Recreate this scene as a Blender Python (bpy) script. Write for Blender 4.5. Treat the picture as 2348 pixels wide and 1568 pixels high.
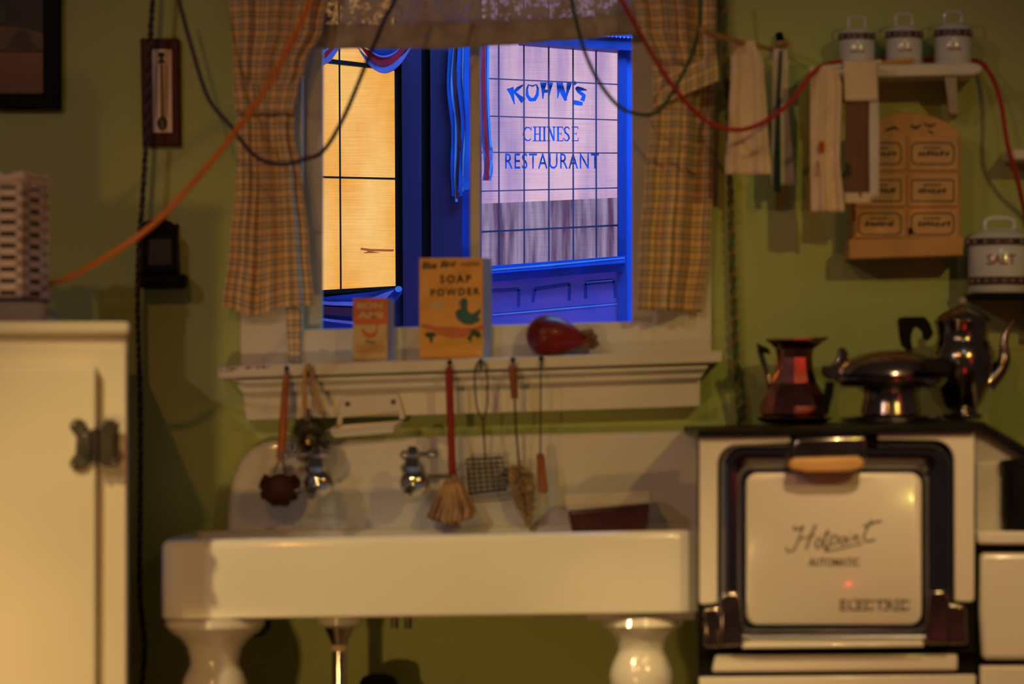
import bpy, bmesh, math, random
from mathutils import Vector, Matrix
random.seed(7)
for o in list(bpy.data.objects): bpy.data.objects.remove(o)
sc = bpy.context.scene
COL = sc.collection
PI = math.pi

# ---------------------------------------------------------------- camera
F = 7827.0          # focal length in pixels of the 2348 px wide frame (120 mm lens)
D = 7.827           # camera to kitchen wall, metres
HY = 880.0          # horizon row
ZH = 1.18           # eye height
cam_d = bpy.data.cameras.new('camera')
cam = bpy.data.objects.new('camera', cam_d); COL.objects.link(cam)
cam.location = (0, -D, ZH); cam.rotation_euler = (PI/2, 0, 0)
cam_d.sensor_width = 36; cam_d.lens = F*36/2348
cam_d.shift_y = (HY-784)/2348
cam_d.clip_end = 60
cam_d.dof.use_dof = True; cam_d.dof.focus_distance = D+1.5; cam_d.dof.aperture_fstop = 2.2
sc.camera = cam

# ---------------------------------------------------------------- world, exposure
w = bpy.data.worlds.new('world'); sc.world = w; w.use_nodes = True
bg = w.node_tree.nodes['Background']; bg.inputs[0].default_value = (1.0, 0.65, 0.50, 1); bg.inputs[1].default_value = 0.030
sc.view_settings.view_transform = 'Standard'; sc.view_settings.look = 'None'
sc.view_settings.gamma = 1; sc.view_settings.use_curve_mapping = False
sc.view_settings.exposure = 0.0

# ---------------------------------------------------------------- lights
def spot(name, loc, tgt, power, color, angle, radius=0.06, blend=0.9):
    l = bpy.data.lights.new(name, 'SPOT'); l.energy = power; l.color = color
    l.spot_size = math.radians(angle); l.spot_blend = blend; l.shadow_soft_size = radius
    o = bpy.data.objects.new(name, l); COL.objects.link(o); o.location = loc
    o.rotation_euler = (Vector(tgt)-Vector(loc)).to_track_quat('-Z', 'Y').to_euler(); return o
def area(name, loc, tgt, power, color, sx, sy):
    l = bpy.data.lights.new(name, 'AREA'); l.shape = 'RECTANGLE'; l.size = sx; l.size_y = sy
    l.energy = power; l.color = color
    o = bpy.data.objects.new(name, l); COL.objects.link(o); o.location = loc
    o.rotation_euler = (Vector(tgt)-Vector(loc)).to_track_quat('-Z', 'Y').to_euler(); return o
# stage lamps of the set: two from the upper left, one from the right, a dim one overhead, a red one
spot('stage_lamp_white', (-3.0, -5.4, 3.55), (-0.25, -0.3, 1.15), 82, (0.92, 0.66, 0.6), 38, 0.05)
spot('stage_lamp_amber', (-1.25, -5.6, 3.7), (-0.1, -0.3, 1.1), 88, (1.0, 0.44, 0.08), 38, 0.05)
spot('stage_lamp_right', (2.4, -5.0, 3.3), (0.55, 0.0, 0.92), 135, (1.0, 0.74, 0.16), 26, 0.05)
spot('stage_lamp_cool', (0.9, -4.2, 3.9), (1.0, 0.0, 1.7), 12, (0.55, 0.8, 1.0), 24, 0.1)
spot('overhead_lamp_left', (-1.3, -3.4, 3.4), (-1.40, -0.85, -0.35), 148, (1.0, 0.55, 0.22), 27, 0.05, 0.6)
spot('overhead_lamp_centre', (-2.15, -3.4, 3.4), (-0.05, -0.55, -0.15), 310, (1.0, 0.72, 0.27), 28, 0.05, 0.6)
spot('overhead_lamp_right', (1.0, -3.4, 3.4), (0.85, -0.55, 0.05), 215, (1.0, 0.63, 0.28), 29, 0.05, 0.6)
spot('low_fill_light', (-1.3, -4.4, 0.10), (-0.80, -0.6, 0.40), 100, (1.0, 0.57, 0.17), 44, 0.08, 1.0)  # added fill from below, no lamp of the set; lifts icebox and lower wall
spot('stage_lamp_red', (1.05, -3.0, 0.12), (0.72, -0.3, 1.1), 4, (1.0, 0.01, 0.02), 30, 0.05)
area('red_tube_lamp', (2.1, -2.8, 1.9), (0.7, -0.2, 1.2), 2.2, (1.0, 0.02, 0.04), 0.10, 2.0)
area('front_wash_blue', (0.75, 0.75, 2.75), (0.35, 1.5, 1.2), 32, (0.16, 0.50, 1.0), 1.6, 0.3)  # unseen area light added above the opening to wash the shop front blue
area('front_fill_violet', (0.3, 0.55, 0.35), (0.2, 1.5, 1.05), 13, (0.42, 0.40, 1.0), 1.4, 0.25)  # unseen fill added below the sill to brighten the shop front base

# ---------------------------------------------------------------- pixel helpers (reference frame 2348 x 1568)
def S(y): return (D+y)/F
def X(px, y): return (px-1174)*S(y)
def Z(py, y): return ZH-(py-HY)*S(y)
def P(px, py, y): return (X(px, y), y, Z(py, y))
def poly(pts, y): return [(X(a, y), Z(b, y)) for a, b in pts]

# ---------------------------------------------------------------- materials
def mat(name, c, rough=0.6, metal=0.0, var=0.08, scale=12, bump=0.0, bscale=60, spec=0.5, coat=0.0, c2=None, stretch=None):
    m = bpy.data.materials.new(name); m.use_nodes = True
    nt = m.node_tree; b = nt.nodes['Principled BSDF']
    b.inputs['Roughness'].default_value = rough; b.inputs['Metallic'].default_value = metal
    b.inputs['Specular IOR Level'].default_value = spec
    b.inputs['Coat Weight'].default_value = coat; b.inputs['Coat Roughness'].default_value = 0.08
    tc = nt.nodes.new('ShaderNodeTexCoord'); mp = nt.nodes.new('ShaderNodeMapping')
    nt.links.new(tc.outputs['Object'], mp.inputs[0])
    if stretch: mp.inputs['Scale'].default_value = stretch
    n = nt.nodes.new('ShaderNodeTexNoise'); n.inputs['Scale'].default_value = scale; n.inputs['Detail'].default_value = 4
    nt.links.new(mp.outputs[0], n.inputs['Vector'])
    r = nt.nodes.new('ShaderNodeValToRGB')
    lo = c2 if c2 else tuple(max(0, v*(1-var)) for v in c); hi = c if c2 else tuple(min(1, v*(1+var)) for v in c)
    r.color_ramp.elements[0].position = 0.35; r.color_ramp.elements[1].position = 0.65
    r.color_ramp.elements[0].color = (*lo, 1); r.color_ramp.elements[1].color = (*hi, 1)
    nt.links.new(n.outputs['Fac'], r.inputs[0]); nt.links.new(r.outputs[0], b.inputs['Base Color'])
    if bump:
        n2 = nt.nodes.new('ShaderNodeTexNoise'); n2.inputs['Scale'].default_value = bscale; n2.inputs['Detail'].default_value = 3
        nt.links.new(mp.outputs[0], n2.inputs['Vector'])
        bp = nt.nodes.new('ShaderNodeBump'); bp.inputs['Strength'].default_value = bump; bp.inputs['Distance'].default_value = 0.004
        nt.links.new(n2.outputs['Fac'], bp.inputs['Height']); nt.links.new(bp.outputs[0], b.inputs['Normal'])
    return m

def mathn(nt, op, a, b=None):
    n = nt.nodes.new('ShaderNodeMath'); n.operation = op
    for i, v in enumerate((a, b)):
        if v is None: continue
        if isinstance(v, (int, float)): n.inputs[i].default_value = v
        else: nt.links.new(v, n.inputs[i])
    return n.outputs[0]

def plaid_mat(name, base, line):
    m = bpy.data.materials.new(name); m.use_nodes = True; nt = m.node_tree; b = nt.nodes['Principled BSDF']
    b.inputs['Roughness'].default_value = 0.9; b.inputs['Specular IOR Level'].default_value = 0.1
    uv = nt.nodes.new('ShaderNodeUVMap'); uv.uv_map = 'UVMap'
    sp = nt.nodes.new('ShaderNodeSeparateXYZ'); nt.links.new(uv.outputs[0], sp.inputs[0])
    def lines(s):
        f = mathn(nt, 'MODULO', mathn(nt, 'ADD', s, 10.0), 0.028)
        a = mathn(nt, 'LESS_THAN', f, 0.0045)
        g = mathn(nt, 'MULTIPLY', mathn(nt, 'GREATER_THAN', f, 0.0095), mathn(nt, 'LESS_THAN', f, 0.0135))
        return mathn(nt, 'ADD', a, g)
    k = mathn(nt, 'MULTIPLY', mathn(nt, 'ADD', lines(sp.outputs[0]), lines(sp.outputs[1])), 0.55)
    mx = nt.nodes.new('ShaderNodeMixRGB'); nt.links.new(k, mx.inputs[0])
    mx.inputs[1].default_value = (*base, 1); mx.inputs[2].default_value = (*line, 1)
    nt.links.new(mx.outputs[0], b.inputs['Base Color'])
    n2 = nt.nodes.new('ShaderNodeTexNoise'); n2.inputs['Scale'].default_value = 400
    bp = nt.nodes.new('ShaderNodeBump'); bp.inputs['Strength'].default_value = 0.3; bp.inputs['Distance'].default_value = 0.002
    nt.links.new(n2.outputs['Fac'], bp.inputs['Height']); nt.links.new(bp.outputs[0], b.inputs['Normal'])
    return m

def glow_mat(name, c1, c2, strength, nscale, stretch, streak=None):
    """back-lit window blind: fine horizontal slub and painted blotches"""
    m = bpy.data.materials.new(name); m.use_nodes = True; nt = m.node_tree; b = nt.nodes['Principled BSDF']
    tc = nt.nodes.new('ShaderNodeTexCoord'); mp = nt.nodes.new('ShaderNodeMapping'); mp.inputs['Scale'].default_value = stretch
    nt.links.new(tc.outputs['Object'], mp.inputs[0])
    n = nt.nodes.new('ShaderNodeTexNoise'); n.inputs['Scale'].default_value = nscale; n.inputs['Detail'].default_value = 5
    nt.links.new(mp.outputs[0], n.inputs['Vector'])
    r = nt.nodes.new('ShaderNodeValToRGB'); r.color_ramp.elements[0].position = 0.36; r.color_ramp.elements[1].position = 0.62
    r.color_ramp.elements[0].color = (*c2, 1); r.color_ramp.elements[1].color = (*c1, 1)
    nt.links.new(n.outputs['Fac'], r.inputs[0])
    mp2 = nt.nodes.new('ShaderNodeMapping'); mp2.inputs['Scale'].default_value = (8, 1, 420)
    nt.links.new(tc.outputs['Object'], mp2.inputs[0])
    n2 = nt.nodes.new('ShaderNodeTexNoise'); n2.inputs['Scale'].default_value = 1.0; n2.inputs['Detail'].default_value = 2
    nt.links.new(mp2.outputs[0], n2.inputs['Vector'])
    k = mathn(nt, 'ADD', mathn(nt, 'MULTIPLY', n2.outputs['Fac'], 0.55), 0.72)
    nt.links.new(r.outputs[0], b.inputs['Emission Color'])
    nt.links.new(mathn(nt, 'MULTIPLY', k, strength), b.inputs['Emission Strength'])
    b.inputs['Base Color'].default_value = (0.04, 0.035, 0.03, 1); b.inputs['Roughness'].default_value = 0.8
    return m

def lace_mat(name, c):
    m = bpy.data.materials.new(name); m.use_nodes = True; nt = m.node_tree; b = nt.nodes['Principled BSDF']
    b.inputs['Base Color'].default_value = (*c, 1); b.inputs['Roughness'].default_value = 0.9
    tc = nt.nodes.new('ShaderNodeTexCoord')
    n = nt.nodes.new('ShaderNodeTexNoise'); n.inputs['Scale'].default_value = 42; n.inputs['Detail'].default_value = 3
    nt.links.new(tc.outputs['Object'], n.inputs['Vector'])
    v = nt.nodes.new('ShaderNodeTexVoronoi'); v.inputs['Scale'].default_value = 260
    nt.links.new(tc.outputs['Object'], v.inputs['Vector'])
    motif = mathn(nt, 'GREATER_THAN', n.outputs['Fac'], 0.50)
    hole = mathn(nt, 'GREATER_THAN', v.outputs['Distance'], 0.42)
    al = mathn(nt, 'MAXIMUM', mathn(nt, 'MULTIPLY', motif, 0.93), mathn(nt, 'MULTIPLY', hole, 0.75))
    nt.links.new(mathn(nt, 'MINIMUM', mathn(nt, 'ADD', al, 0.22), 1.0), b.inputs['Alpha'])
    return m

M = {}
M['wall'] = mat('green_wall_paint', (0.42, 0.50, 0.17), 0.55, var=0.10, scale=1.3, bump=0.12, bscale=30)
M['wood_white'] = mat('cream_painted_wood', (0.76, 0.72, 0.62), 0.5, var=0.06, scale=5, bump=0.1, bscale=25)
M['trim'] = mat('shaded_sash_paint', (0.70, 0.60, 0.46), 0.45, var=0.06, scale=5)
M['floor'] = mat('linoleum', (0.20, 0.12, 0.06), 0.4, var=0.2, scale=4)
M['enamel'] = mat('white_enamel', (0.80, 0.76, 0.68), 0.22, var=0.03, scale=4, coat=0.6)
M['sink'] = mat('glossy_porcelain', (0.80, 0.77, 0.72), 0.16, var=0.04, scale=3, coat=0.8)
M['icebox'] = mat('cream_icebox_paint', (0.80, 0.74, 0.60), 0.42, var=0.03, scale=3)
M['black'] = mat('black_enamel', (0.008, 0.007, 0.007), 0.4, spec=0.15)
M['matblack'] = mat('flat_black_iron', (0.006, 0.005, 0.005), 0.6, spec=0.12)
M['chrome'] = mat('worn_chrome', (0.62, 0.60, 0.58), 0.10, metal=1, var=0.15, scale=9)
M['chrome_dark'] = mat('tarnished_plate', (0.34, 0.29, 0.25), 0.17, metal=1, var=0.35, scale=14)
M['iron'] = mat('dark_latch_metal', (0.12, 0.11, 0.10), 0.35, metal=0.8, var=0.3)
M['orange_cord'] = mat('orange_rubber', (0.90, 0.25, 0.02), 0.45)
M['red_cord'] = mat('red_cloth_cord', (0.50, 0.03, 0.03), 0.6)
M['green_cord'] = mat('green_cloth_cord', (0.06, 0.14, 0.06), 0.7)
M['blue_cord'] = mat('grey_violet_cloth_cord', (0.085, 0.065, 0.11), 0.7)
M['black_cord'] = mat('black_cloth_cord', (0.02, 0.017, 0.02), 0.7)
M['gold_cord'] = mat('ochre_cord_strand', (0.22, 0.14, 0.02), 0.7)
M['redwood'] = mat('dark_mahogany', (0.075, 0.012, 0.008), 0.45, spec=0.2, var=0.2, scale=8, stretch=(1, 1, .15))
M['paper'] = mat('aged_white_plate', (0.86, 0.68, 0.52), 0.6)
M['ink'] = mat('dark_ink', (0.03, 0.025, 0.02), 0.7)
M['plaid'] = plaid_mat('plaid_curtain_cloth', (0.96, 0.66, 0.32), (0.09, 0.18, 0.22))
M['lace'] = lace_mat('lace_cloth', (0.60, 0.56, 0.54))
M['hem'] = mat('mottled_valance_cloth', (0.58, 0.50, 0.38), 0.9, c2=(0.42, 0.35, 0.27), scale=30)
M['towel'] = mat('cream_towel_cloth', (0.84, 0.66, 0.46), 0.95, var=0.08, scale=20, bump=0.2, bscale=250)
M['towel_white'] = mat('white_towel_cloth', (0.74, 0.68, 0.60), 0.95, var=0.06, scale=20, bump=0.2, bscale=250)
M['towel_shade'] = mat('brown_towel_shade', (0.20, 0.10, 0.055), 0.95)  # shadow inside the folded towel, put into the colour
M['stripe'] = mat('dark_green_stripe', (0.02, 0.06, 0.05), 0.9)
M['stain'] = mat('red_brown_stain', (0.5, 0.08, 0.02), 0.9)
M['canister'] = mat('pale_blue_enamel', (0.70, 0.74, 0.80), 0.25, var=0.04, coat=0.5)
M['band'] = mat('dark_printed_band', (0.05, 0.035, 0.05), 0.35)
M['bead'] = mat('printed_band_pattern', (0.42, 0.26, 0.20), 0.4)
M['redink'] = mat('red_brown_lettering', (0.30, 0.05, 0.04), 0.5)
M['boxwood'] = mat('yellowed_cabinet_paint', (0.60, 0.32, 0.11), 0.55, var=0.12, scale=8)
M['boxwood2'] = mat('yellowed_drawer_front', (0.62, 0.36, 0.15), 0.5, var=0.14, scale=14)
M['boxink'] = mat('faded_blue_black_print', (0.025, 0.025, 0.03), 0.7)
M['oldwood'] = mat('varnished_wood', (0.48, 0.13, 0.04), 0.4, var=0.25, scale=10, stretch=(6, 6, .6))
M['darkwood'] = mat('dark_brown_wood', (0.26, 0.075, 0.025), 0.45, var=.3, scale=10, stretch=(6, 6, .6))
M['tanwood'] = mat('tan_wood', (0.50, 0.28, 0.11), 0.5, var=0.2, scale=10, stretch=(6, 6, .6))
M['redpaint'] = mat('red_painted_handle', (0.30, 0.008, 0.012), 0.35)
M['bristle'] = mat('dark_red_bristle', (0.06, 0.012, 0.010), 0.8)
M['tanbristle'] = mat('tan_bristle', (0.58, 0.42, 0.24), 0.95, bump=0.6, bscale=200, var=0.25, scale=60)
M['cotton'] = mat('tan_cotton_string', (0.44, 0.26, 0.14), 0.95, var=0.25, scale=40, bump=0.5, bscale=150)
M['wire'] = mat('dull_wire', (0.09, 0.07, 0.06), 0.35, metal=0.9)
M['scrub'] = mat('dark_steel_coil', (0.10, 0.085, 0.06), 0.45, metal=0.7, var=0.4, scale=40)
M['brass'] = mat('brass', (0.55, 0.36, 0.10), 0.3, metal=1)
M['card'] = mat('orange_tan_carton', (0.84, 0.42, 0.10), 0.6, var=0.06)
M['card_side'] = mat('grey_carton_side', (0.42, 0.34, 0.36), 0.7)
M['card_red'] = mat('orange_red_print', (0.68, 0.16, 0.035), 0.6, var=0.08)
M['card_cream'] = mat('cream_print', (0.66, 0.50, 0.26), 0.6)
M['card_pink'] = mat('salmon_print', (0.62, 0.18, 0.07), 0.6)
M['teal'] = mat('teal_print', (0.03, 0.13, 0.13), 0.6)
M['leafink'] = mat('dark_green_print', (0.03, 0.07, 0.02), 0.6)
M['goldink'] = mat('gold_print', (0.66, 0.40, 0.04), 0.6)
M['gourd'] = mat('dark_red_gourd', (0.20, 0.014, 0.014), 0.38, var=0.4, scale=16, coat=0.1, spec=0.35)
M['stem'] = mat('dry_brown_stem', (0.22, 0.12, 0.06), 0.8, var=0.4, scale=40)
M['glassdish'] = mat('milky_glass', (0.42, 0.38, 0.34), 0.15, coat=0.6)
M['brown_glaze'] = mat('dark_brown_glaze', (0.085, 0.020, 0.012), 0.3, var=0.3)
M['cream_glaze'] = mat('cream_glaze', (0.66, 0.56, 0.42), 0.3)
M['grip'] = mat('butterscotch_grip', (0.70, 0.40, 0.14), 0.4)
M['enamel_ink'] = mat('grey_brown_enamel_letters', (0.16, 0.12, 0.08), 0.4)
M['pict_dark'] = mat('painted_dark_ground', (0.025, 0.010, 0.008), 0.5, var=0.3)
M['pict_table'] = mat('painted_brown_table', (0.22, 0.085, 0.045), 0.5, var=0.12, scale=5)
M['pict_cloth'] = mat('painted_ochre_cloth', (0.13, 0.085, 0.03), 0.5, var=0.3)
M['pict_fruit'] = mat('painted_brown_fruit', (0.06, 0.03, 0.015), 0.5, var=0.4, scale=30)
M['pict_leaf'] = mat('painted_green_leaf', (0.02, 0.05, 0.01), 0.5)
M['frame'] = mat('black_picture_frame', (0.004, 0.004, 0.005), 0.5, spec=0.08)
# street front
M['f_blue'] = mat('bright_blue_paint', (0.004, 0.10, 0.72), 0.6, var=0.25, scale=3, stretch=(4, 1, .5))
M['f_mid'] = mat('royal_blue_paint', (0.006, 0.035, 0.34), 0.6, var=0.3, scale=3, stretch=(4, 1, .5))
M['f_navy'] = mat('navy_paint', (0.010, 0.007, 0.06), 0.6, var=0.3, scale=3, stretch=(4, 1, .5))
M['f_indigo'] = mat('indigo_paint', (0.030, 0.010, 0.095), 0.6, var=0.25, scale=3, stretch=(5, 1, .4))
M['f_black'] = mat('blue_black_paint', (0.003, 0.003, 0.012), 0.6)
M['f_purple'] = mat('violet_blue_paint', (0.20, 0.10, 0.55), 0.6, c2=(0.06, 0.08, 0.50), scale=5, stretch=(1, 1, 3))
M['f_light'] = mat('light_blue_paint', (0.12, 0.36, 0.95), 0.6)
M['f_red'] = mat('crimson_bunting', (0.55, 0.006, 0.035), 0.7, var=0.25, scale=14)
M['f_dred'] = mat('dark_plum_bunting', (0.07, 0.008, 0.05), 0.7, var=0.3)
M['f_lav'] = mat('lavender_bunting', (0.22, 0.20, 0.72), 0.7, var=0.2)
M['f_muntin'] = mat('dark_muntin', (0.11, 0.07, 0.18), 0.7)
M['f_yellow'] = glow_mat('lit_amber_blind', (1.0, 0.58, 0.17), (0.92, 0.40, 0.06), 0.92, 5, (1.6, 1, .6))
M['f_pink'] = glow_mat('lit_pink_blind', (0.80, 0.52, 0.70), (0.40, 0.27, 0.58), 0.86, 3.2, (4, 1, .45))
M['f_cafe'] = glow_mat('streaky_plum_half_curtain', (0.50, 0.38, 0.62), (0.15, 0.055, 0.15), 0.62, 20, (2.2, 1, .16))
M['letters'] = mat('blue_sign_letters', (0.008, 0.17, 0.95), .6)
M['bulb'] = mat('tiny_bulb_glass', (0.6, 0.7, 1.0), 0.3)

# ---------------------------------------------------------------- mesh builder
def wloc(o):
    v = Vector(o.location)
    while o.parent: o = o.parent; v += Vector(o.location)
    return v
class MB:
    def __init__(s): s.v = []; s.f = []; s.uv = None
    def add(s, vs, fs):
        n = len(s.v); s.v += [tuple(v) for v in vs]; s.f += [tuple(i+n for i in f) for f in fs]; return s
    def box(s, x0, x1, y0, y1, z0, z1):
        x0, x1 = sorted((x0, x1)); y0, y1 = sorted((y0, y1)); z0, z1 = sorted((z0, z1))
        return s.add([(x0,y0,z0),(x1,y0,z0),(x1,y1,z0),(x0,y1,z0),(x0,y0,z1),(x1,y0,z1),(x1,y1,z1),(x0,y1,z1)],
                     [(0,3,2,1),(4,5,6,7),(0,1,5,4),(1,2,6,5),(2,3,7,6),(3,0,4,7)])
    def prism(s, pts, y0, y1):
        """pts (x,z) outline; front at y0, back at y1"""
        if sum(a[0]*b[1]-b[0]*a[1] for a, b in zip(pts, pts[1:]+pts[:1])) < 0: pts = pts[::-1]
        n = len(pts); vs = [(x, y0, z) for x, z in pts]+[(x, y1, z) for x, z in pts]
        fs = [tuple(range(n)), tuple(range(2*n-1, n-1, -1))]+[(i, n+i, n+(i+1) % n, (i+1) % n) for i in range(n)]
        return s.add(vs, fs)
    def flat(s, pts, y):
        if sum(a[0]*b[1]-b[0]*a[1] for a, b in zip(pts, pts[1:]+pts[:1])) < 0: pts = pts[::-1]
        return s.add([(x, y, z) for x, z in pts], [tuple(range(len(pts)))])
    def loft(s, rings, cap0=True, cap1=True):
        n = len(rings[0]); vs = [p for r in rings for p in r]; fs = []
        for k in range(len(rings)-1):
            for i in range(n):
                j = (i+1) % n; fs.append((k*n+i, k*n+j, (k+1)*n+j, (k+1)*n+i))
        if cap0: fs.append(tuple(range(n-1, -1, -1)))
        if cap1: fs.append(tuple((len(rings)-1)*n+i for i in range(n)))
        return s.add(vs, fs)
    def lathe(s, prof, c=(0,0,0), n=32, axis='Z', sy=1.0):
        rings = []
        for r, z in prof:
            r = max(r, 0.0003); ring = []
            for i in range(n):
                a = 2*PI*i/n; u, v = r*math.cos(a), r*math.sin(a)*sy
                if axis == 'Z': ring.append((c[0]+u, c[1]+v, c[2]+z))
                elif axis == 'Y': ring.append((c[0]+u, c[1]+z, c[2]+v))
                else: ring.append((c[0]+z, c[1]+u, c[2]+v))
            rings.append(ring)
        return s.loft(rings)
    def tube(s, pts, r, n=8):
        pts = [Vector(p) for p in pts]; m = len(pts)
        rs = r if isinstance(r, (list, tuple)) else [r]*m
        rings = []; up = None
        for i, p in enumerate(pts):
            t = (pts[min(i+1, m-1)]-pts[max(i-1, 0)])
            if t.length < 1e-9: t = Vector((0,0,1))
            t.normalize()
            if up is None:
                up = Vector((0,1,0)) if abs(t.y) < .9 else Vector((1,0,0))
            a = t.cross(up); 
            if a.length < 1e-6: a = t.cross(Vector((1,0,0)))
            a.normalize(); b = a.cross(t).normalized(); up = b
            rings.append([tuple(p+(a*math.cos(2*PI*k/n)+b*math.sin(2*PI*k/n))*rs[i]) for k in range(n)])
        return s.loft(rings)
    def ball(s, c, rx, ry=None, rz=None, n=20):
        ry = ry or rx; rz = rz or rx; rings = []
        for k in range(n//2+1):
            th = PI*k/(n//2); q = max(math.sin(th), .003)
            rings.append([(c[0]+rx*q*math.cos(2*PI*i/n), c[1]+ry*q*math.sin(2*PI*i/n), c[2]-rz*math.cos(th)) for i in range(n)])
        return s.loft(rings)
    def build(s, name, m, parent=None, bevel=0.0, smooth=True, origin=None, local=False, seg=2):
        me = bpy.data.meshes.new(name)
        o = bpy.data.objects.new(name, me); COL.objects.link(o)
        if local: off = Vector((0,0,0))
        elif parent: off = wloc(parent)
        else:
            xs, ys, zs = zip(*s.v)
            off = Vector(origin) if origin else Vector(((min(xs)+max(xs))/2, (min(ys)+max(ys))/2, min(zs)))
        me.from_pydata([tuple(Vector(v)-off) for v in s.v], [], s.f)
        bm = bmesh.new(); bm.from_mesh(me); bmesh.ops.recalc_face_normals(bm, faces=bm.faces[:]); bm.to_mesh(me); bm.free()
        me.materials.append(m)
        if smooth:
            me.polygons.foreach_set('use_smooth', [True]*len(me.polygons)); me.set_sharp_from_angle(angle=math.radians(38))
        if parent: o.parent = parent
        elif not local: o.location = off
        if bevel:
            b = o.modifiers.new('edge', 'BEVEL'); b.width = bevel; b.segments = seg; b.limit_method = 'ANGLE'; b.angle_limit = math.radians(40)
        return o

def tag(o, label, cat, group=None):
    o['label'] = label; o['category'] = cat
    if group: o['group'] = group
    return o
def thing(name, label, cat, loc, group=None, rotz=0):
    o = bpy.data.objects.new(name, None); COL.objects.link(o); o.empty_display_size = .05
    o.location = loc; o.rotation_euler = (0, 0, rotz); return tag(o, label, cat, group)
def struct(name, mb, m, bevel=0.0, parent=None):
    o = mb.build(name, m, parent, bevel=bevel, origin=None)
    if not parent: o['kind'] = 'structure'
    return o

def smooth_path(pts, k=8):
    P_ = [Vector(p) for p in pts]; P_ = [P_[0]*2-P_[1]]+P_+[P_[-1]*2-P_[-2]]; out = []
    for i in range(1, len(P_)-2):
        a, b, c, d = P_[i-1:i+3]
        for j in range(k):
            t = j/k
            out.append(0.5*((2*b)+(c-a)*t+(2*a-5*b+4*c-d)*t*t+(3*b-3*c+d-a)*t*t*t))
    out.append(P_[-2]); return out
def resample(pts, step):
    out = [pts[0]]; acc = 0
    for a, b in zip(pts, pts[1:]):
        L = (b-a).length; t = step-acc
        while t <= L:
            out.append(a+(b-a)*(t/L)); t += step
        acc = L-(t-step)
    return out
def twisted(pts, r, pitch):
    """two strand twisted cord along a path; returns two strand point lists"""
    pts = resample(pts, pitch/8); A, B = [], []
    for i, p in enumerate(pts):
        t = (pts[min(i+1, len(pts)-1)]-pts[max(i-1, 0)]).normalized()
        a = t.cross(Vector((0, 1, 0))); a = a.normalized() if a.length > 1e-5 else Vector((1, 0, 0)); b = t.cross(a)
        ph = 2*PI*i/8; o = (a*math.cos(ph)+b*math.sin(ph))*r*.62
        A.append(p+o); B.append(p-o)
    return A, B

# text ---------------------------------------------------------------
def glyphs(s, bold=0.0, shear=0.0, space=1.0):
    cu = bpy.data.curves.new('t', 'FONT'); cu.body = s; cu.offset = bold; cu.shear = shear; cu.space_character = space
    cu.resolution_u = 3; cu.fill_mode = 'FRONT'
    o = bpy.data.objects.new('t', cu); COL.objects.link(o)
    dg = bpy.context.evaluated_depsgraph_get(); me = o.evaluated_get(dg).to_mesh()
    vs = [(v.co.x, v.co.y) for v in me.vertices]; fs = [tuple(p.vertices) for p in me.polygons]
    o.evaluated_get(dg).to_mesh_clear(); bpy.data.objects.remove(o); bpy.data.curves.remove(cu)
    return vs, fs
def text(mb, s, x0, x1, z0, z1, y, bold=0.0, shear=0.0, space=1.0, slope=0.0, cyl=None):
    vs, fs = glyphs(s, bold, shear, space)
    ax, bx = min(v[0] for v in vs), max(v[0] for v in vs); az, bz = min(v[1] for v in vs), max(v[1] for v in vs)
    out = []
    for u, v in vs:
        x = x0+(u-ax)/(bx-ax)*(x1-x0); z = z0+(v-az)/(bz-az)*(z1-z0)+slope*(x-x0)
        yy = y
        if cyl: yy = cyl[1]-math.sqrt(max(cyl[2]**2-(x-cyl[0])**2, 1e-6))-.0006
        out.append((x, yy, z))
    return mb.add(out, fs)
_st = [0]
def stroke(mb, pts, y):
    """ink stroke: pts (x,z,width) -> flat ribbon with round-ish joints"""
    for a, b in zip(pts, pts[1:]):
        _st[0] += 1; y -= 2e-6
        dx, dz = b[0]-a[0], b[1]-a[1]; L = math.hypot(dx, dz) or 1e-6; nx, nz = -dz/L, dx/L
        mb.add([(a[0]+nx*a[2]/2, y, a[1]+nz*a[2]/2), (b[0]+nx*b[2]/2, y, b[1]+nz*b[2]/2),
                (b[0]-nx*b[2]/2, y, b[1]-nz*b[2]/2), (a[0]-nx*a[2]/2, y, a[1]-nz*a[2]/2)], [(0,1,2,3)])
    for p in pts[1:-1]:
        y -= 2e-6; mb.flat([(p[0]+p[2]/2*math.cos(k*PI/4), p[1]+p[2]/2*math.sin(k*PI/4)) for k in range(8)], y)
    return mb
def ell(cx, cy, rx, ry, n=24, a0=0, a1=2*PI): return [(cx+rx*math.cos(a0+(a1-a0)*i/n), cy+ry*math.sin(a0+(a1-a0)*i/n)) for i in range(n if abs(a1-a0) > 6.2 else n+1)]
def rrect(x0, x1, z0, z1, r, n=6):
    out = []
    for cx, cz, a in ((x1-r, z1-r, 0), (x0+r, z1-r, 90), (x0+r, z0+r, 180), (x1-r, z0+r, 270)):
        for i in range(n+1):
            t = math.radians(a+90*i/n); out.append((cx+r*math.cos(t), cz+r*math.sin(t)))
    return out
def ringprism(mb, outer, inner, y0, y1):
    """frame between two outlines with the same point count; y0 front"""
    n = len(outer); vs = []
    for ring, y in ((outer, y0), (inner, y0), (inner, y1), (outer, y1)): vs += [(p[0], y, p[1]) for p in ring]
    fs = []
    for k in range(4):
        for i in range(n):
            j = (i+1) % n; fs.append((k*n+i, k*n+j, ((k+1) % 4)*n+j, ((k+1) % 4)*n+i))
    return mb.add(vs, fs)

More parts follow.
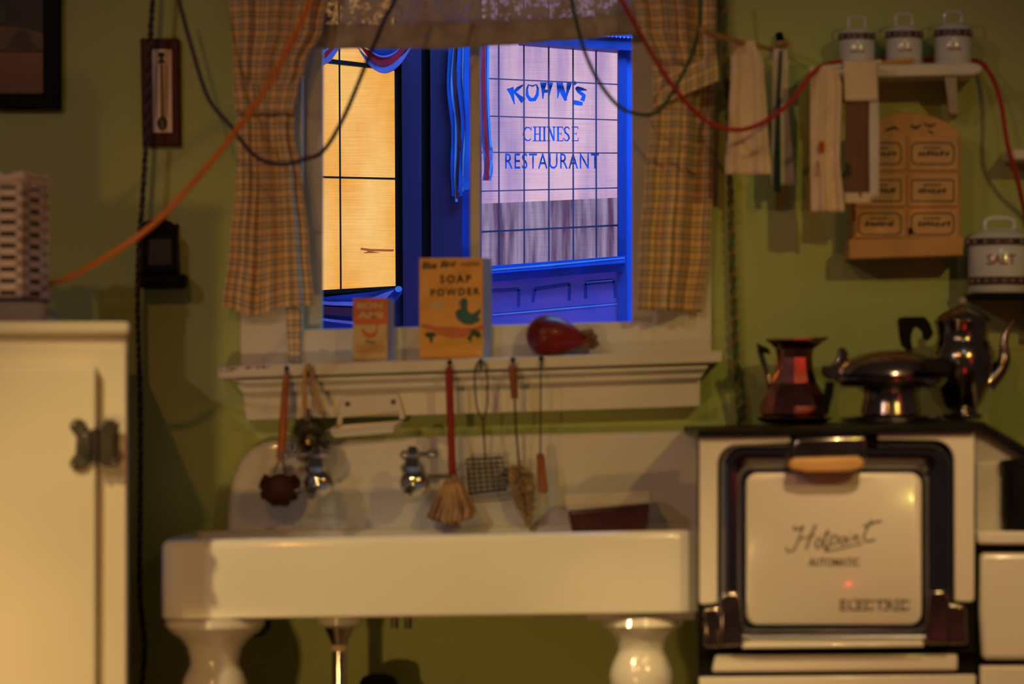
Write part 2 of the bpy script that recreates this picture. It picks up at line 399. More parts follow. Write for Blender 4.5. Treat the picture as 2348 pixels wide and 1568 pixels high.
# ================================================================= SETTING
# wall with window hole
wx0, wx1, wz0, wz1 = X(690, 0), X(1500, 0), Z(768, 0), Z(-60, 0)
wm = MB()
for a, b, c, d in ((-2.6, wx0, 0, 2.7), (wx1, 2.6, 0, 2.7), (wx0, wx1, 0, wz0), (wx0, wx1, wz1, 2.7)): wm.box(a, b, 0, .12, c, d)
struct('wall_back', wm, M['wall'])
struct('floor', MB().box(-2.6, 2.6, -3.2, .12, -.05, 0), M['floor'])
# baseboard
struct('baseboard_back', MB().box(-2.6, 2.6, -.018, 0, 0, .12), M['wood_white'], .004)
# window: casing boards, stiles, mullion, bottom rail
win = MB()
win.prism(poly([(551, -80), (694, -80), (694, 838), (551, 842)], -.022), -.022, 0)
win.prism(poly([(1496, -80), (1632, -80), (1632, 806), (1496, 812)], -.022), -.022, 0)
win.prism(poly([(551, -160), (1632, -160), (1632, -60), (551, -60)], -.022), -.024, 0)
win.prism(poly([(690, 756), (1500, 736), (1500, 812), (690, 838)], -.02), -.02, .0)
w1 = struct('window_1', win, M['wood_white'], .003)
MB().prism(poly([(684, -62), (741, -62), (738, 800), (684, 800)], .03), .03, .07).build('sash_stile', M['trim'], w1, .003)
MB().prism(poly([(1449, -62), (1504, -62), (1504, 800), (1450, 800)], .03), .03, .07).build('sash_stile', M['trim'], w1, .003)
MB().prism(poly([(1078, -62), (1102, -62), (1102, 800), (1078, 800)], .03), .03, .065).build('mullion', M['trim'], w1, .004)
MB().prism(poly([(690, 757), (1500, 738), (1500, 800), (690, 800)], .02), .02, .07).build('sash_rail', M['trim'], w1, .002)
# sill shelf with moulding (built into the window)
sm = MB()
slope = lambda px: (px-497)*-.0318
def sillpoly(x0, x1, ya, yb, y): return poly([(x0, ya+slope(x0)), (x1, ya+slope(x1)), (x1, yb+slope(x1)), (x0, yb+slope(x0))], y)
sm.prism(sillpoly(499, 1657, 840, 868, -.135), -.135, 0)
sill = struct('window_2', sm, M['wood_white'], .004); sill.name = 'trim_1'
mo = MB()
mo.prism(poly([(530, 870), (1627, 836), (1620, 848), (560, 882)], -.120), -.120, 0)
mo.prism(poly([(541, 880), (1620, 846), (1608, 868), (555, 903)], -.098), -.098, 0)
mo.build('bed_moulding', M['wood_white'], sill, .005)
MB().prism(poly([(557, 900), (1606, 866), (1606, 932), (564, 964)], -.070), -.070, 0).build('apron_board', M['wood_white'], sill, .003)
chips = MB()
for i in range(26):
    cx = random.uniform(502, 618); cy = 842+slope(cx)+random.uniform(2, 13)*(1 if cx < 560 else .4); r = random.uniform(1.5, 4.5)
    q = [(cx+r*random.uniform(.6, 1.4)*math.cos(k*PI/3), cy+.6*r*random.uniform(.6, 1.3)*math.sin(k*PI/3)) for k in range(6)]
    chips.flat(poly(q, -.1362), -.1362)
chips.build('chipped_paint', mat('red_brown_underpaint', (0.22, 0.04, 0.02), .8), sill, smooth=False)

# ================================================================= STREET FRONT beyond the window
YB = 1.5
def fb(pts, y0, y1=None): 
    return MB().prism(poly(pts, YB), YB+y0, YB+(y1 if y1 is not None else y0+.03))
front = thing('shop_front', 'blue shop front across the street with amber and pink lit windows', 'shop front', (0, YB, 0))
MB().box(-1.2, 1.2, YB+.10, YB+.18, 0, 2.6).build('facade_wall', M['f_navy'], front)
fb([(560, -120), (905, -120), (905, 664), (560, 690)], .055, .075).build('amber_window_blind', M['f_yellow'], front)
fb([(1090, -120), (1420, -120), (1420, 592), (1090, 618)], .055, .075).build('pink_window_blind', M['f_pink'], front)
fb([(1090, 466), (1420, 451), (1420, 590), (1090, 616)], .040, .052).build('half_curtain', M['f_cafe'], front)
mm = MB()
for x, wd in ((775, 3.5),): mm.prism(poly([(x-wd/2, -120), (x+wd/2, -120), (x+wd/2+5, 675), (x-wd/2+5, 675)], YB), YB+.03, YB+.05)
mm.prism(poly([(560, 398), (905, 406), (905, 410), (560, 402)], YB), YB+.03, YB+.05)
mm.prism(poly([(560, 110), (905, 150), (905, 159), (560, 122)], YB), YB+.028, YB+.05)
mm.build('muntin_grid', M['f_black'], front)
mm = MB()
for x in (1143, 1201, 1258, 1314, 1367): mm.prism(poly([(x-1.8, -120), (x+1.8, -120), (x+3, 620), (x-.6, 620)], YB), YB+.028, YB+.04)
for ya, yb, t in ((176, 191, 2), (263, 273, 2), (347, 349, 2), (437, 429, 2.2), (531, 515, 4)):
    mm.prism(poly([(1090, ya-t/2), (1420, yb-t/2), (1420, yb+t/2), (1090, ya+t/2)], YB), YB+.03, YB+.042)
mm.build('muntin_grid', M['f_muntin'], front)
# piers between the windows
fb([(903, -120), (925, -120), (930, 860), (908, 860)], .0, .10).build('pier_edge', M['f_black'], front)
fb([(920, -120), (966, -120), (968, 860), (926, 860)], -.03, .10).build('pier', M['f_indigo'], front)
fb([(962, -120), (990, -120), (992, 860), (966, 860)], .02, .10).build('pier_groove', M['f_black'], front)
fb([(986, -120), (1060, -120), (1060, 860), (990, 860)], -.03, .10).build('pier', M['f_indigo'], front)
fb([(1048, -120), (1104, -120), (1104, 860), (1050, 860)], -.015, .10).build('pier_edge', M['f_mid'], front)
# right post and cornice
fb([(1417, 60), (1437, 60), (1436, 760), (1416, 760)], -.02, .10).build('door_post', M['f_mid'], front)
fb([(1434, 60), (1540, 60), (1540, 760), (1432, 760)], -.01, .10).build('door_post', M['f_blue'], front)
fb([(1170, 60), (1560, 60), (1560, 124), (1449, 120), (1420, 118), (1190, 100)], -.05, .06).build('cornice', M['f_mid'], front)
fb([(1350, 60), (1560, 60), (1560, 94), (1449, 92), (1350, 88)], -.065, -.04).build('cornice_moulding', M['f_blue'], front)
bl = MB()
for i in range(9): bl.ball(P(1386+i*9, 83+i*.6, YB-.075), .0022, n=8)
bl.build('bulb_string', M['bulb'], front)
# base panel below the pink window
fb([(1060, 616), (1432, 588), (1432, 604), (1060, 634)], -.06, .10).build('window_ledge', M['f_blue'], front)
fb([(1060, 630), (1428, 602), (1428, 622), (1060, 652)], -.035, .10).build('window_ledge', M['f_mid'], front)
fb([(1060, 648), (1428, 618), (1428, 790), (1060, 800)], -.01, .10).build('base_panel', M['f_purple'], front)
fr = MB()
for pts in ([(1120, 668), (1190, 664), (1189, 703)], [(1222, 692), (1226, 664), (1306, 652), (1305, 688)], [(1343, 684), (1342, 651), (1408, 645), (1411, 682)]):
    for a, b in zip(pts, pts[1:]):
        stroke(fr, [(X(a[0], YB), Z(a[1], YB), .0085), (X(b[0], YB), Z(b[1], YB), .0085)], YB-.0115)
fr.build('panel_moulding', M['f_mid'], front, smooth=False)
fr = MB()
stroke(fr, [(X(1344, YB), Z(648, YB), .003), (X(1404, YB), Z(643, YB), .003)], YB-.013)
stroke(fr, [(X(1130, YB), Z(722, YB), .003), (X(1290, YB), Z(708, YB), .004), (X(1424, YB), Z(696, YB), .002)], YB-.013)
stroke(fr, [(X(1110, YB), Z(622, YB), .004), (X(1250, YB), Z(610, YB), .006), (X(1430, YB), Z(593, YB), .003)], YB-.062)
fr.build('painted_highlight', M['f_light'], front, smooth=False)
# ledge below the amber window
fb([(560, 678), (905, 660), (930, 672), (930, 860), (560, 860)], -.01, .10).build('base_panel', M['f_navy'], front)
fb([(560, 676), (915, 656), (918, 664), (560, 688)], -.04, .10).build('window_ledge', M['f_black'], front)
# lettering, flat ink on the pink blind
z7 = lambda u, v: (X(700+u/2.935, YB), Z(v/2.935, YB))
YL = YB+.0545
_zl = [YL]
def zs(mb, pts, wk=1.0):
    k = S(YB)/2.935*wk; _zl[0] -= 2e-5; return stroke(mb, [(*z7(a, b), c*k) for a, b, c in pts], _zl[0])
lt = MB()
zs(lt, [(1378, 580, 32), (1392, 625, 17), (1408, 690, 4)], 1.6)
zs(lt, [(1466, 560, 5), (1430, 585, 15), (1396, 616, 10)], 1.6); zs(lt, [(1405, 606, 9), (1440, 640, 16), (1470, 668, 28)], 1.6)
zs(lt, [(1503, 556, 4), (1492, 590, 9), (1494, 630, 13), (1515, 660, 15), (1545, 658, 15), (1562, 625, 14), (1566, 585, 10), (1556, 555, 4)], 1.6)
zs(lt, [(1505, 560, 4), (1530, 568, 6), (1555, 557, 4)], 1.6)
zs(lt, [(1604, 542, 30), (1602, 590, 15), (1600, 655, 4)], 1.6); zs(lt, [(1650, 542, 26), (1645, 590, 14), (1640, 650, 4)], 1.6); zs(lt, [(1602, 602, 16), (1645, 602, 10)], 1.6)
zs(lt, [(1715, 545, 30), (1706, 600, 12), (1700, 650, 4)], 1.6); zs(lt, [(1712, 548, 26), (1735, 610, 22), (1756, 666, 12)], 1.6); zs(lt, [(1780, 545, 22), (1768, 600, 13), (1752, 662, 6)], 1.6)
zs(lt, [(1824, 538, 18), (1812, 562, 5)], 1.6)
zs(lt, [(1898, 596, 4), (1865, 588, 14), (1835, 585, 20), (1846, 608, 15), (1880, 632, 14), (1866, 668, 20)], 1.6); zs(lt, [(1870, 688, 14), (1835, 682, 20), (1800, 676, 18)], 1.6)
lt.build('lettering', M['letters'], front, smooth=False); lt = MB()
# CHINESE with slab serifs
def serifbar(x, y, wd=30): zs(lt, [(x-wd/2, y, 7), (x+wd/2, y, 7)])
zs(lt, [(1520, 862, 6), (1508, 848, 8), (1486, 848, 9), (1473, 870, 11), (1470, 895, 12), (1475, 920, 11), (1490, 936, 9), (1508, 936, 8), (1520, 922, 5)]); zs(lt, [(1521, 842, 5), (1521, 870, 5)])
for x in (1547, 1580): zs(lt, [(x, 843, 11), (x, 940, 11)]); serifbar(x, 845); serifbar(x, 938)
zs(lt, [(1547, 892, 7), (1580, 892, 7)])
zs(lt, [(1610, 843, 12), (1610, 940, 12)]); serifbar(1610, 845, 26); serifbar(1610, 938, 26)
zs(lt, [(1640, 843, 8), (1640, 940, 8)]); zs(lt, [(1640, 845, 13), (1675, 938, 13)]); zs(lt, [(1675, 843, 8), (1675, 938, 8)]); serifbar(1638, 845, 22); serifbar(1640, 938, 22); serifbar(1676, 845, 22)
for x in (1703, 1805):
    zs(lt, [(x, 843, 12), (x, 940, 12)]); zs(lt, [(x-10, 845, 7), (x+32, 845, 7)]); zs(lt, [(x-10, 938, 7), (x+34, 938, 7)]); zs(lt, [(x, 890, 6), (x+22, 890, 6)])
    zs(lt, [(x+32, 842, 5), (x+32, 862, 5)]); zs(lt, [(x+34, 941, 5), (x+34, 918, 5)]); zs(lt, [(x+22, 880, 4), (x+22, 902, 4)])
zs(lt, [(1780, 862, 5), (1772, 847, 8), (1757, 845, 9), (1746, 860, 11), (1752, 882, 12), (1772, 900, 12), (1778, 920, 11), (1768, 937, 9), (1752, 937, 8), (1743, 920, 5)])
lt.build('lettering', M['letters'], front, smooth=False); lt = MB()
x0, _ = z7(1345, 0); x1, _ = z7(1980, 0)
text(lt, 'RESTAURANT', x0, x1, z7(0, 1128)[1], z7(0, 1022)[1], YL, bold=.004, space=1.12)
lt.build('lettering', M['letters'], front, smooth=False)
fb([(826, 566), (850, 569), (902, 570), (900, 575), (850, 574), (872, 578), (830, 579), (842, 574), (824, 571)], .053, .0545).build('brown_smear', glow_mat('brown_smear', (0.62, 0.20, 0.05), (0.40, 0.10, 0.03), 0.8, 8, (1, 1, 1)), front)

# bunting
def ribbon(name, label, strands, y, group=None):
    t = thing(name, label, 'bunting', P(strands[0][1][0][0], strands[0][1][-1][1], y), group)
    for kst, (m, pts, wd) in enumerate(strands):
        mb = MB(); pp = smooth_path([P(a, b, y) for a, b in pts], 6)
        L, R = [], []
        for i, p in enumerate(pp):
            yy = p.y-.005*kst+.004*math.sin(i*.7+kst); L.append((p.x-wd/2, yy, p.z)); R.append((p.x+wd/2, yy, p.z))
        n = len(L); vs = L+R+[(a, b+.003, c) for a, b, c in L]+[(a, b+.003, c) for a, b, c in R]; fs = []
        for i in range(n-1):
            fs += [(i, i+1, n+i+1, n+i), (2*n+i, 3*n+i, 3*n+i+1, 2*n+i+1), (i, 2*n+i, 2*n+i+1, i+1), (n+i, n+i+1, 3*n+i+1, 3*n+i)]
        fs += [(0, n, 3*n, 2*n), (n-1, 3*n-1, 4*n-1, 2*n-1)]
        mb.add(vs, fs).build('streamer', m, t)
    return t
ys_ = YB-.06
ribbon('streamer_bunch', 'blue and plum streamers hanging in a bunch from the pier left of the window bar', [
    (M['f_blue'], [(1034, 100), (1030, 200), (1040, 300), (1038, 380), (1042, 450)], .012),
    (M['f_light'], [(1042, 100), (1036, 200), (1046, 280), (1044, 400), (1047, 463)], .007),
    (M['f_dred'], [(1048, 100), (1044, 200), (1054, 300), (1050, 400), (1050, 455)], .010),
    (M['f_blue'], [(1056, 100), (1052, 180), (1062, 280), (1058, 380), (1056, 450)], .012),
    (M['f_light'], [(1064, 100), (1062, 180), (1070, 270), (1064, 350), (1062, 440)], .006),
    (M['f_blue'], [(1072, 100), (1070, 200), (1074, 290), (1072, 380), (1070, 436)], .014)], ys_)
ribbon('ribbon_streamer', 'light blue streamer with red centre hanging beside the pink window', [
    (M['f_lav'], [(1112, 60), (1108, 180), (1112, 300), (1120, 380), (1116, 414)], .024),
    (M['f_light'], [(1121, 60), (1119, 200), (1124, 320), (1128, 350), (1123, 404)], .006),
    (M['f_red'], [(1110, 60), (1109, 180), (1113, 300), (1118, 360), (1117, 414)], .009)], ys_)
def swag(name, label, arcs, y):
    t = thing(name, label, 'bunting', P(arcs[0][1][0][0], arcs[0][1][0][1], y))
    for m, pts, yo in arcs: MB().prism(poly(pts, y), y+yo, y+.02).build('fold', m, t)
    return t
def arc(xa, ya, xb, yb, sag, th, n=16):
    top = [(xa+(xb-xa)*i/n, ya+(yb-ya)*i/n+sag*(1-(2*i/n-1)**2)) for i in range(n+1)]
    bot = [(xa+(xb-xa)*i/n, ya+(yb-ya)*i/n+(sag+th)*(1-(2*i/n-1)**2)+1) for i in range(n+1)]
    return top+bot[::-1]
swag('swag_bunting', 'red white and blue swag over the top of the amber window', [
    (M['f_lav'], [(812, 100)]+arc(818, 104, 946, 100, 44, 20)[::1], .0),
    (M['f_red'], arc(826, 104, 938, 100, 22, 26), -.006),
    (M['f_mid'], arc(836, 100, 928, 98, 6, 20), -.010),
    (M['f_lav'], arc(838, 104, 926, 100, 26, 4), -.014)], YB-.065)
swag('swag_bunting', 'crimson and blue end of a swag at the upper left corner of the amber window', [
    (M['f_lav'], [(690, 95), (785, 95), (776, 112), (758, 138), (735, 152), (690, 158)], .0),
    (M['f_red'], [(690, 95), (774, 95), (766, 112), (748, 132), (690, 140)], -.006),
    (M['f_light'], [(700, 130), (740, 118), (760, 104), (757, 110), (742, 123), (700, 136)], -.010)], YB-.065)
swag('swag_bunting', 'dark blue and plum swag below the amber window, knotted at its right end', [
    (M['f_mid'], [(690, 684), (740, 681), (860, 668), (905, 660), (920, 656), (922, 672), (900, 700), (870, 735), (820, 758), (740, 762), (690, 762)], .0),
    (M['f_lav'], [(690, 686), (760, 692), (830, 692), (880, 672), (905, 664), (880, 690), (830, 702), (760, 700), (690, 694)], -.006),
    (M['f_dred'], [(690, 700), (760, 704), (830, 708), (880, 686), (880, 700), (830, 728), (760, 722), (690, 716)], -.008),
    (M['f_lav'], [(690, 722), (760, 732), (820, 738), (870, 712), (866, 722), (820, 745), (760, 738), (690, 728)], -.010),
    (M['f_light'], ell(914, 663, 8, 7, 12), -.014)], YB-.075)

# ================================================================= CLOTH
def cloth(rows, y, cols=90, nr=70, fold=4.0, phase=0.0, width=.5, ysh=None, extra=None):
    """rows: (py, pxL, pxR, amp). returns MB with uv list"""
    mb = MB(); uv = []
    ys = [r[0] for r in rows]
    def at(py):
        for a, b in zip(rows, rows[1:]):
            if py <= b[0]+1e-6:
                t = (py-a[0])/(b[0]-a[0]); t = t*t*(3-2*t); return [a[k]+(b[k]-a[k])*t for k in (1, 2, 3)]
        return list(rows[-1][1:4])
    for j in range(nr+1):
        py = ys[0]+(ys[-1]-ys[0])*j/nr; l, r, am = at(py)
        for i in range(cols+1):
            s = i/cols
            f = math.sin(2*PI*fold*s+phase+.35*math.sin(j*.07)); g = math.sin(2*PI*fold*2.3*s+phase*2+j*.03)
            yy = y+am*(f*.75+g*.25)+(ysh(s, j/nr) if ysh else 0)
            pj = py+(extra(s) if extra else 0)*(j/nr)**6
            mb.v.append((X(l+(r-l)*s, y), yy, Z(pj, y))); uv.append((s*width, Z(py, y)))
    for j in range(nr):
        for i in range(cols):
            a = j*(cols+1)+i; mb.f.append((a, a+cols+1, a+cols+2, a+1))
    mb.uv = uv; return mb
def build_cloth(mb, name, m, parent, th=.0015):
    o = mb.build(name, m, parent)
    if mb.uv:
        me = o.data; lay = me.uv_layers.new(name='UVMap')
        for lp in me.loops: lay.data[lp.index].uv = mb.uv[lp.vertex_index]
    sd = o.modifiers.new('thickness', 'SOLIDIFY'); sd.thickness = th; return o
# left curtain
yc = -.07
cl = thing('curtain', 'plaid curtain on the left of the window, gathered by a tieback', 'curtain', P(620, 730, yc), 'plaid window curtains')
build_cloth(cloth([(-70, 518, 772, .016), (60, 528, 742, .015), (150, 533, 700, .010), (222, 540, 676, .004), (300, 542, 676, .011), (420, 540, 694, .018), (560, 526, 708, .020), (705, 509, 720, .021)],
    yc, fold=3.3, phase=.6, width=.26, ysh=lambda s, t: .018*math.exp(-((s-.56)/.06)**2)*min(1, t*1.5), extra=lambda s: 22*math.exp(-((s-.36)/.2)**2)-4*s), 'curtain_panel', M['plaid'], cl)
build_cloth(cloth([(192, 533, 684, .003), (258, 540, 672, .003)], yc-.022, nr=8, fold=1.5, phase=2, width=.16), 'tieback', M['plaid'], cl)
build_cloth(cloth([(700, 655, 692, .003), (829, 662, 688, .003)], -.045, nr=8, cols=20, fold=1, phase=0, width=.06), 'hanging_strip', M['plaid'], cl)
yc = -.115
cr = thing('curtain', 'plaid curtain on the right of the window, drawn back toward the towel rack', 'curtain', P(1550, 712, yc), 'plaid window curtains')
ysr = lambda s, t: .068/(1+math.exp(-(s-.62)*45))
build_cloth(cloth([(-70, 1440, 1650, .016), (60, 1462, 1648, .015), (140, 1492, 1645, .009), (195, 1500, 1642, .005), (280, 1492, 1642, .011), (420, 1478, 1640, .014), (560, 1466, 1634, .016), (710, 1462, 1614, .017)],
    yc, fold=3.7, phase=2.2, width=.25, ysh=ysr, extra=lambda s: 5*s), 'curtain_panel', M['plaid'], cr)
tb = cloth([(150, 1497, 1645, .002), (215, 1497, 1648, .002)], yc-.022, nr=8, fold=1, width=.16)
tb.v = [(v[0], v[1], v[2]+.42*(v[0]-X(1575, yc))) for v in tb.v]
build_cloth(tb, 'tieback', M['plaid'], cr)
# valance
vl = thing('valance', 'lace valance with a plain mottled hem across the top of the window', 'valance', P(1090, 112, -.015))
def band(t0, t1, yv, nz):
    mb = MB(); n = 80
    for i in range(n+1):
        px = 700+(1500-700)*i/n; u = i/n
        for k in range(nz+1):
            py = t0(px)+(t1(px)-t0(px))*k/nz
            mb.v.append((X(px, yv), yv+.006*math.sin(u*34)+.003*math.sin(u*77), Z(py, yv)))
    for i in range(n):
        for k in range(nz): a = i*(nz+1)+k; mb.f.append((a, a+1, a+nz+2, a+nz+1))
    return mb
top_ = lambda px: 56-.00006*(px-800)*abs(px-800)*(1 if px > 800 else 0)-(px-700)*.002
bot_ = lambda px: 112-(0 if px < 1000 else (px-1000)**1.25*.0153)
build_cloth(band(lambda p: -90, top_, -.012, 10), 'lace_panel', M['lace'], vl, .0008)
build_cloth(band(top_, bot_, -.014, 4), 'hem_band', M['hem'], vl, .002)

# ================================================================= CORDS
def cord(name, label, pix, m, r, tw=None, m2=None):
    """pix: (px,py,depth)"""
    path = smooth_path([P(a, b, c) for a, b, c in pix], 10)
    if tw:
        t = thing(name, label, 'cord', path[len(path)//2])
        A, B = twisted(path, r, tw)
        MB().tube(A, r*.62, 6).build('strand', m, t); MB().tube(B, r*.62, 6).build('strand', m2 or m, t)
        return t
    return tag(MB().tube(path, r, 8).build(name, m, origin=path[0]), label, 'cord')
cord('hanging_cord', 'black twisted cord hanging down past the thermometer and match holder',
     [(352, -60, -.1), (350, 0, -.1), (345, 85, -.1), (336, 300, -.1), (326, 470, -.1), (319, 560, -.1), (316, 700, -.09), (321, 900, -.08), (322, 1100, -.08), (320, 1350, -.08), (331, 1475, -.08), (324, 1580, -.08)],
     M['black_cord'], .0058, .034, M['blue_cord'])
cord('looped_cord', 'dark grey cord looping low over the left curtain',
     [(395, -60, -.30), (410, 0, -.30), (440, 110, -.31), (478, 225, -.32), (530, 290, -.32), (582, 355, -.32), (640, 377, -.32), (700, 364, -.32), (742, 345, -.32), (790, 265, -.32), (840, 145, -.31), (880, 50, -.3), (905, 0, -.3), (925, -60, -.3)],
     M['blue_cord'], .0046, .020, M['blue_cord'])
cord('extension_cord', 'orange cord running from the top of the curtain down to the white slotted basket',
     [(750, -70, -.95), (714, 0, -.95), (640, 150, -.90), (560, 275, -.86), (455, 405, -.82), (350, 515, -.80), (250, 585, -.78), (160, 635, -.62), (98, 655, -.43), (50, 664, -.40)],
     M['orange_cord'], .0062)
cord('green_cord', 'thin green cord looping across the upper right of the window',
     [(1298, -60, -.28), (1310, 0, -.28), (1338, 110, -.28), (1372, 185, -.28), (1415, 240, -.28), (1455, 260, -.28), (1495, 262, -.28), (1525, 238, -.28), (1560, 180, -.26), (1592, 110, -.24), (1605, 40, -.22), (1608, -60, -.2)],
     M['green_cord'], .0042, .018, M['green_cord'])
cord('red_cord', 'red cord sagging over the right curtain and towels to the shelf',
     [(1398, -60, -.50), (1425, 0, -.50), (1478, 95, -.46), (1530, 180, -.42), (1585, 248, -.38), (1635, 286, -.34), (1695, 298, -.31), (1755, 278, -.29), (1815, 232, -.27), (1858, 175, -.24), (1890, 150, -.20), (1960, 138, -.05), (2100, 136, -.035), (2230, 138, -.035), (2268, 165, -.06), (2294, 230, -.10), (2310, 330, -.135), (2332, 410, -.10), (2352, 500, -.016), (2380, 600, -.016)],
     M['red_cord'], .0050, .022, M['red_cord'])
cord('hanging_cord', 'dark green and ochre twisted cord hanging down behind the towels to the stove top',
     [(1655, -60, -.03), (1658, 0, -.03), (1668, 200, -.03), (1674, 420, -.03), (1681, 650, -.03), (1690, 850, -.03), (1698, 975, -.03), (1700, 1100, -.03)],
     M['green_cord'], .0072, .05, M['gold_cord'])

# ================================================================= LEFT WALL THINGS
# picture
yp = -.03
pic = thing('framed_picture', 'dark still life painting in a wide black frame, upper left corner', 'picture', P(40, 250, yp))
ringprism(MB(), poly([(-260, -200), (138, -200), (138, 250), (-260, 250)], yp), poly([(-218, -160), (98, -160), (98, 214), (-218, 214)], yp), yp, 0).build('frame', M['frame'], pic, .004)
MB().prism(poly([(-230, -170), (104, -170), (104, 222), (-230, 222)], -.012), -.012, -.002).build('canvas', M['pict_dark'], pic)
MB().flat(poly([(-230, 118), (104, 121), (104, 222), (-230, 222)], -.0126), -.0126).build('painted_table', M['pict_table'], pic)
MB().flat(poly([(-230, 70), (10, 60), (60, 66), (104, 78), (104, 112), (60, 119), (0, 112), (-230, 120)], -.013), -.013).build('painted_cloth', M['pict_cloth'], pic)
MB().flat(poly([(12, 116), (18, 100), (34, 78), (50, 68), (66, 76), (74, 98), (92, 118), (50, 120)], -.0134), -.0134).build('painted_fruit', M['pict_fruit'], pic)
MB().flat(poly([(-10, 20), (8, 8), (16, 30), (8, 52), (-10, 60)], -.0134), -.0134).build('painted_leaf', M['pict_leaf'], pic)
# thermometer
yt = -.022
th = thing('wall_thermometer', 'mahogany wall thermometer with a cream scale plate', 'thermometer', P(368, 335, yt))
MB().prism(poly([(321, 88), (411, 88), (414, 335), (326, 335)], yt), yt, 0).build('backboard', M['redwood'], th, .004)
MB().prism(poly([(349, 113), (393, 113), (395, 304), (351, 304)], yt-.004), yt-.004, yt).build('scale_plate', M['paper'], th, .001)
tk = MB()
for i in range(17):
    z = 152+i*7
    for a, b in ((355, 361), (378, 385)): tk.prism(poly([(a, z), (b, z), (b, z+2.2), (a, z+2.2)], yt-.004), yt-.0046, yt-.004)
tk.prism(poly([(364, 120), (376, 120), (378, 128), (373, 134), (380, 146), (360, 146), (367, 134), (362, 128)], yt-.004), yt-.0046, yt-.004)
tk.build('scale_marks', M['ink'], th, smooth=False)
MB().tube([P(370, 148, yt-.007), P(372, 275, yt-.007)], .0028, 8).build('glass_tube', M['chrome_dark'], th)
MB().ball(P(372, 283, yt-.006), .012, .006, .016).build('bulb_cover', M['iron'], th)
# match holder
ym = -.045
mh = thing('match_holder', 'black iron match holder on the wall below the thermometer', 'match holder', P(370, 660, 0))
MB().prism(poly([(322, 520), (332, 508), (352, 503), (372, 502), (392, 508), (398, 514), (410, 513), (408, 522), (408, 650), (322, 655)], -.01), -.014, 0).build('back_plate', M['matblack'], mh, .003)
MB().prism(poly([(330, 535), (402, 533), (404, 622), (328, 624)], -.06), -.062, -.01).build('match_box', M['matblack'], mh, .004)
MB().prism(poly([(338, 548), (394, 546), (395, 608), (337, 610)], -.062), -.065, -.06).build('front_panel', mat('dark_brown_lacquer', (0.02, 0.012, 0.01), .4), mh, .002)
MB().prism(poly([(320, 632), (424, 628), (422, 655), (412, 660), (322, 661)], -.085), -.09, 0).build('tray', M['matblack'], mh, .005)

# ================================================================= ICEBOX
yi = -.83; si = S(yi)
ib = thing('icebox', 'cream painted icebox with butterfly latch at the left edge', 'icebox', (X(294, yi), yi, 0), rotz=math.radians(7))
q = lambda px: (px-294)*si
zi = lambda py: Z(py, yi)
MB().box(-.82, 0, .012, .60, .0, zi(768)).build('cabinet_body', M['icebox'], ib, .010, local=True, seg=3)
MB().box(-.83, q(299), -.012, .61, zi(769), zi(737)).build('lid', M['icebox'], ib, .011, local=True, seg=4)
MB().box(-.76, q(223), -.030, .015, .10, zi(842)).build('door', M['icebox'], ib, .009, local=True, seg=4)
MB().box(-.80, q(290), -.002, .014, .05, zi(800)).build('face_frame', M['icebox'], ib, .004, local=True)
bo = [(162, 968), (170, 961), (186, 960), (196, 968), (202, 984), (216, 988), (222, 984), (228, 970), (240, 961), (262, 962), (274, 972), (272, 990), (264, 1000), (263, 1036), (272, 1048), (276, 1062), (268, 1070), (240, 1068), (228, 1058), (219, 1052), (208, 1060), (198, 1074), (182, 1078), (166, 1074), (160, 1062), (166, 1048), (174, 1040), (176, 1002), (168, 990), (161, 980)]
lt_ = MB().prism([(q(a), zi(b)) for a, b in bo], -.042, -.028).build('latch_plate', M['iron'], ib, .004, local=True)
MB().tube([(q(219), -.045, zi(982)), (q(219), -.045, zi(1058))], .0075, 12).build('hinge_barrel', M['iron'], ib, local=True)
MB().box(q(190), q(212), -.053, -.038, zi(1046), zi(990)).build('latch_lever', M['iron'], ib, .005, local=True)
sc_ = MB()
for a, b in ((172, 972), (262, 972), (172, 1066), (264, 1062)): sc_.ball((q(a), -.044, zi(b)), .005, .003, .005, n=10)
sc_.build('screw', M['chrome_dark'], ib, local=True)
# glass dish and slotted basket on the icebox
yd = -.60
zl = zi(737)
gd = MB().prism(rrect(X(-70, yd), X(118, yd), zl+.001, Z(694, yd), .015), yd-.10, yd+.12).build('glass_dish', M['glassdish'], bevel=.008)
tag(gd, 'milky glass dish on the icebox under the slotted basket', 'dish')
ztop = zl+.001+Z(694, yd)-zl
M['basket'] = mat('off_white_lacquer', (0.86, 0.74, 0.62), .5)
bk = thing('slotted_basket', 'white slotted basket with a ruffled rim standing on the icebox', 'basket', (X(10, yd), yd, ztop), rotz=math.radians(0))
bx0, bx1, by0, by1 = X(-110, yd-.07), X(50, yd-.07), yd-.07, yd+.14
bz0, bz1 = ztop+.006, Z(415, yd-.07)
# four walls as slat lattices: vertical bars plus horizontal bars
def lattice(p0, p1, n_slots, n_rows, hb=.011):
    mb = MB(); p0 = Vector(p0); p1 = Vector(p1); d = (p1-p0); L = d.length; d.normalize(); nrm = Vector((-d.y, d.x, 0))*.004
    def quad(u0, u1, z0, z1):
        a = p0+d*u0; b = p0+d*u1
        mb.loft([[(a.x, a.y, z0), (b.x, b.y, z0), (b.x+nrm.x, b.y+nrm.y, z0), (a.x+nrm.x, a.y+nrm.y, z0)],
                 [(a.x, a.y, z1), (b.x, b.y, z1), (b.x+nrm.x, b.y+nrm.y, z1), (a.x+nrm.x, a.y+nrm.y, z1)]])
    pitch = L/n_slots
    for i in range(n_slots+1): quad(max(0, i*pitch-hb), min(L, i*pitch+hb), bz0, bz1)
    h = (bz1-bz0)
    for k in range(n_rows+1): z = bz0+h*k/n_rows; quad(0, L, z-(0 if k == 0 else .0075), z+.0075)
    return mb
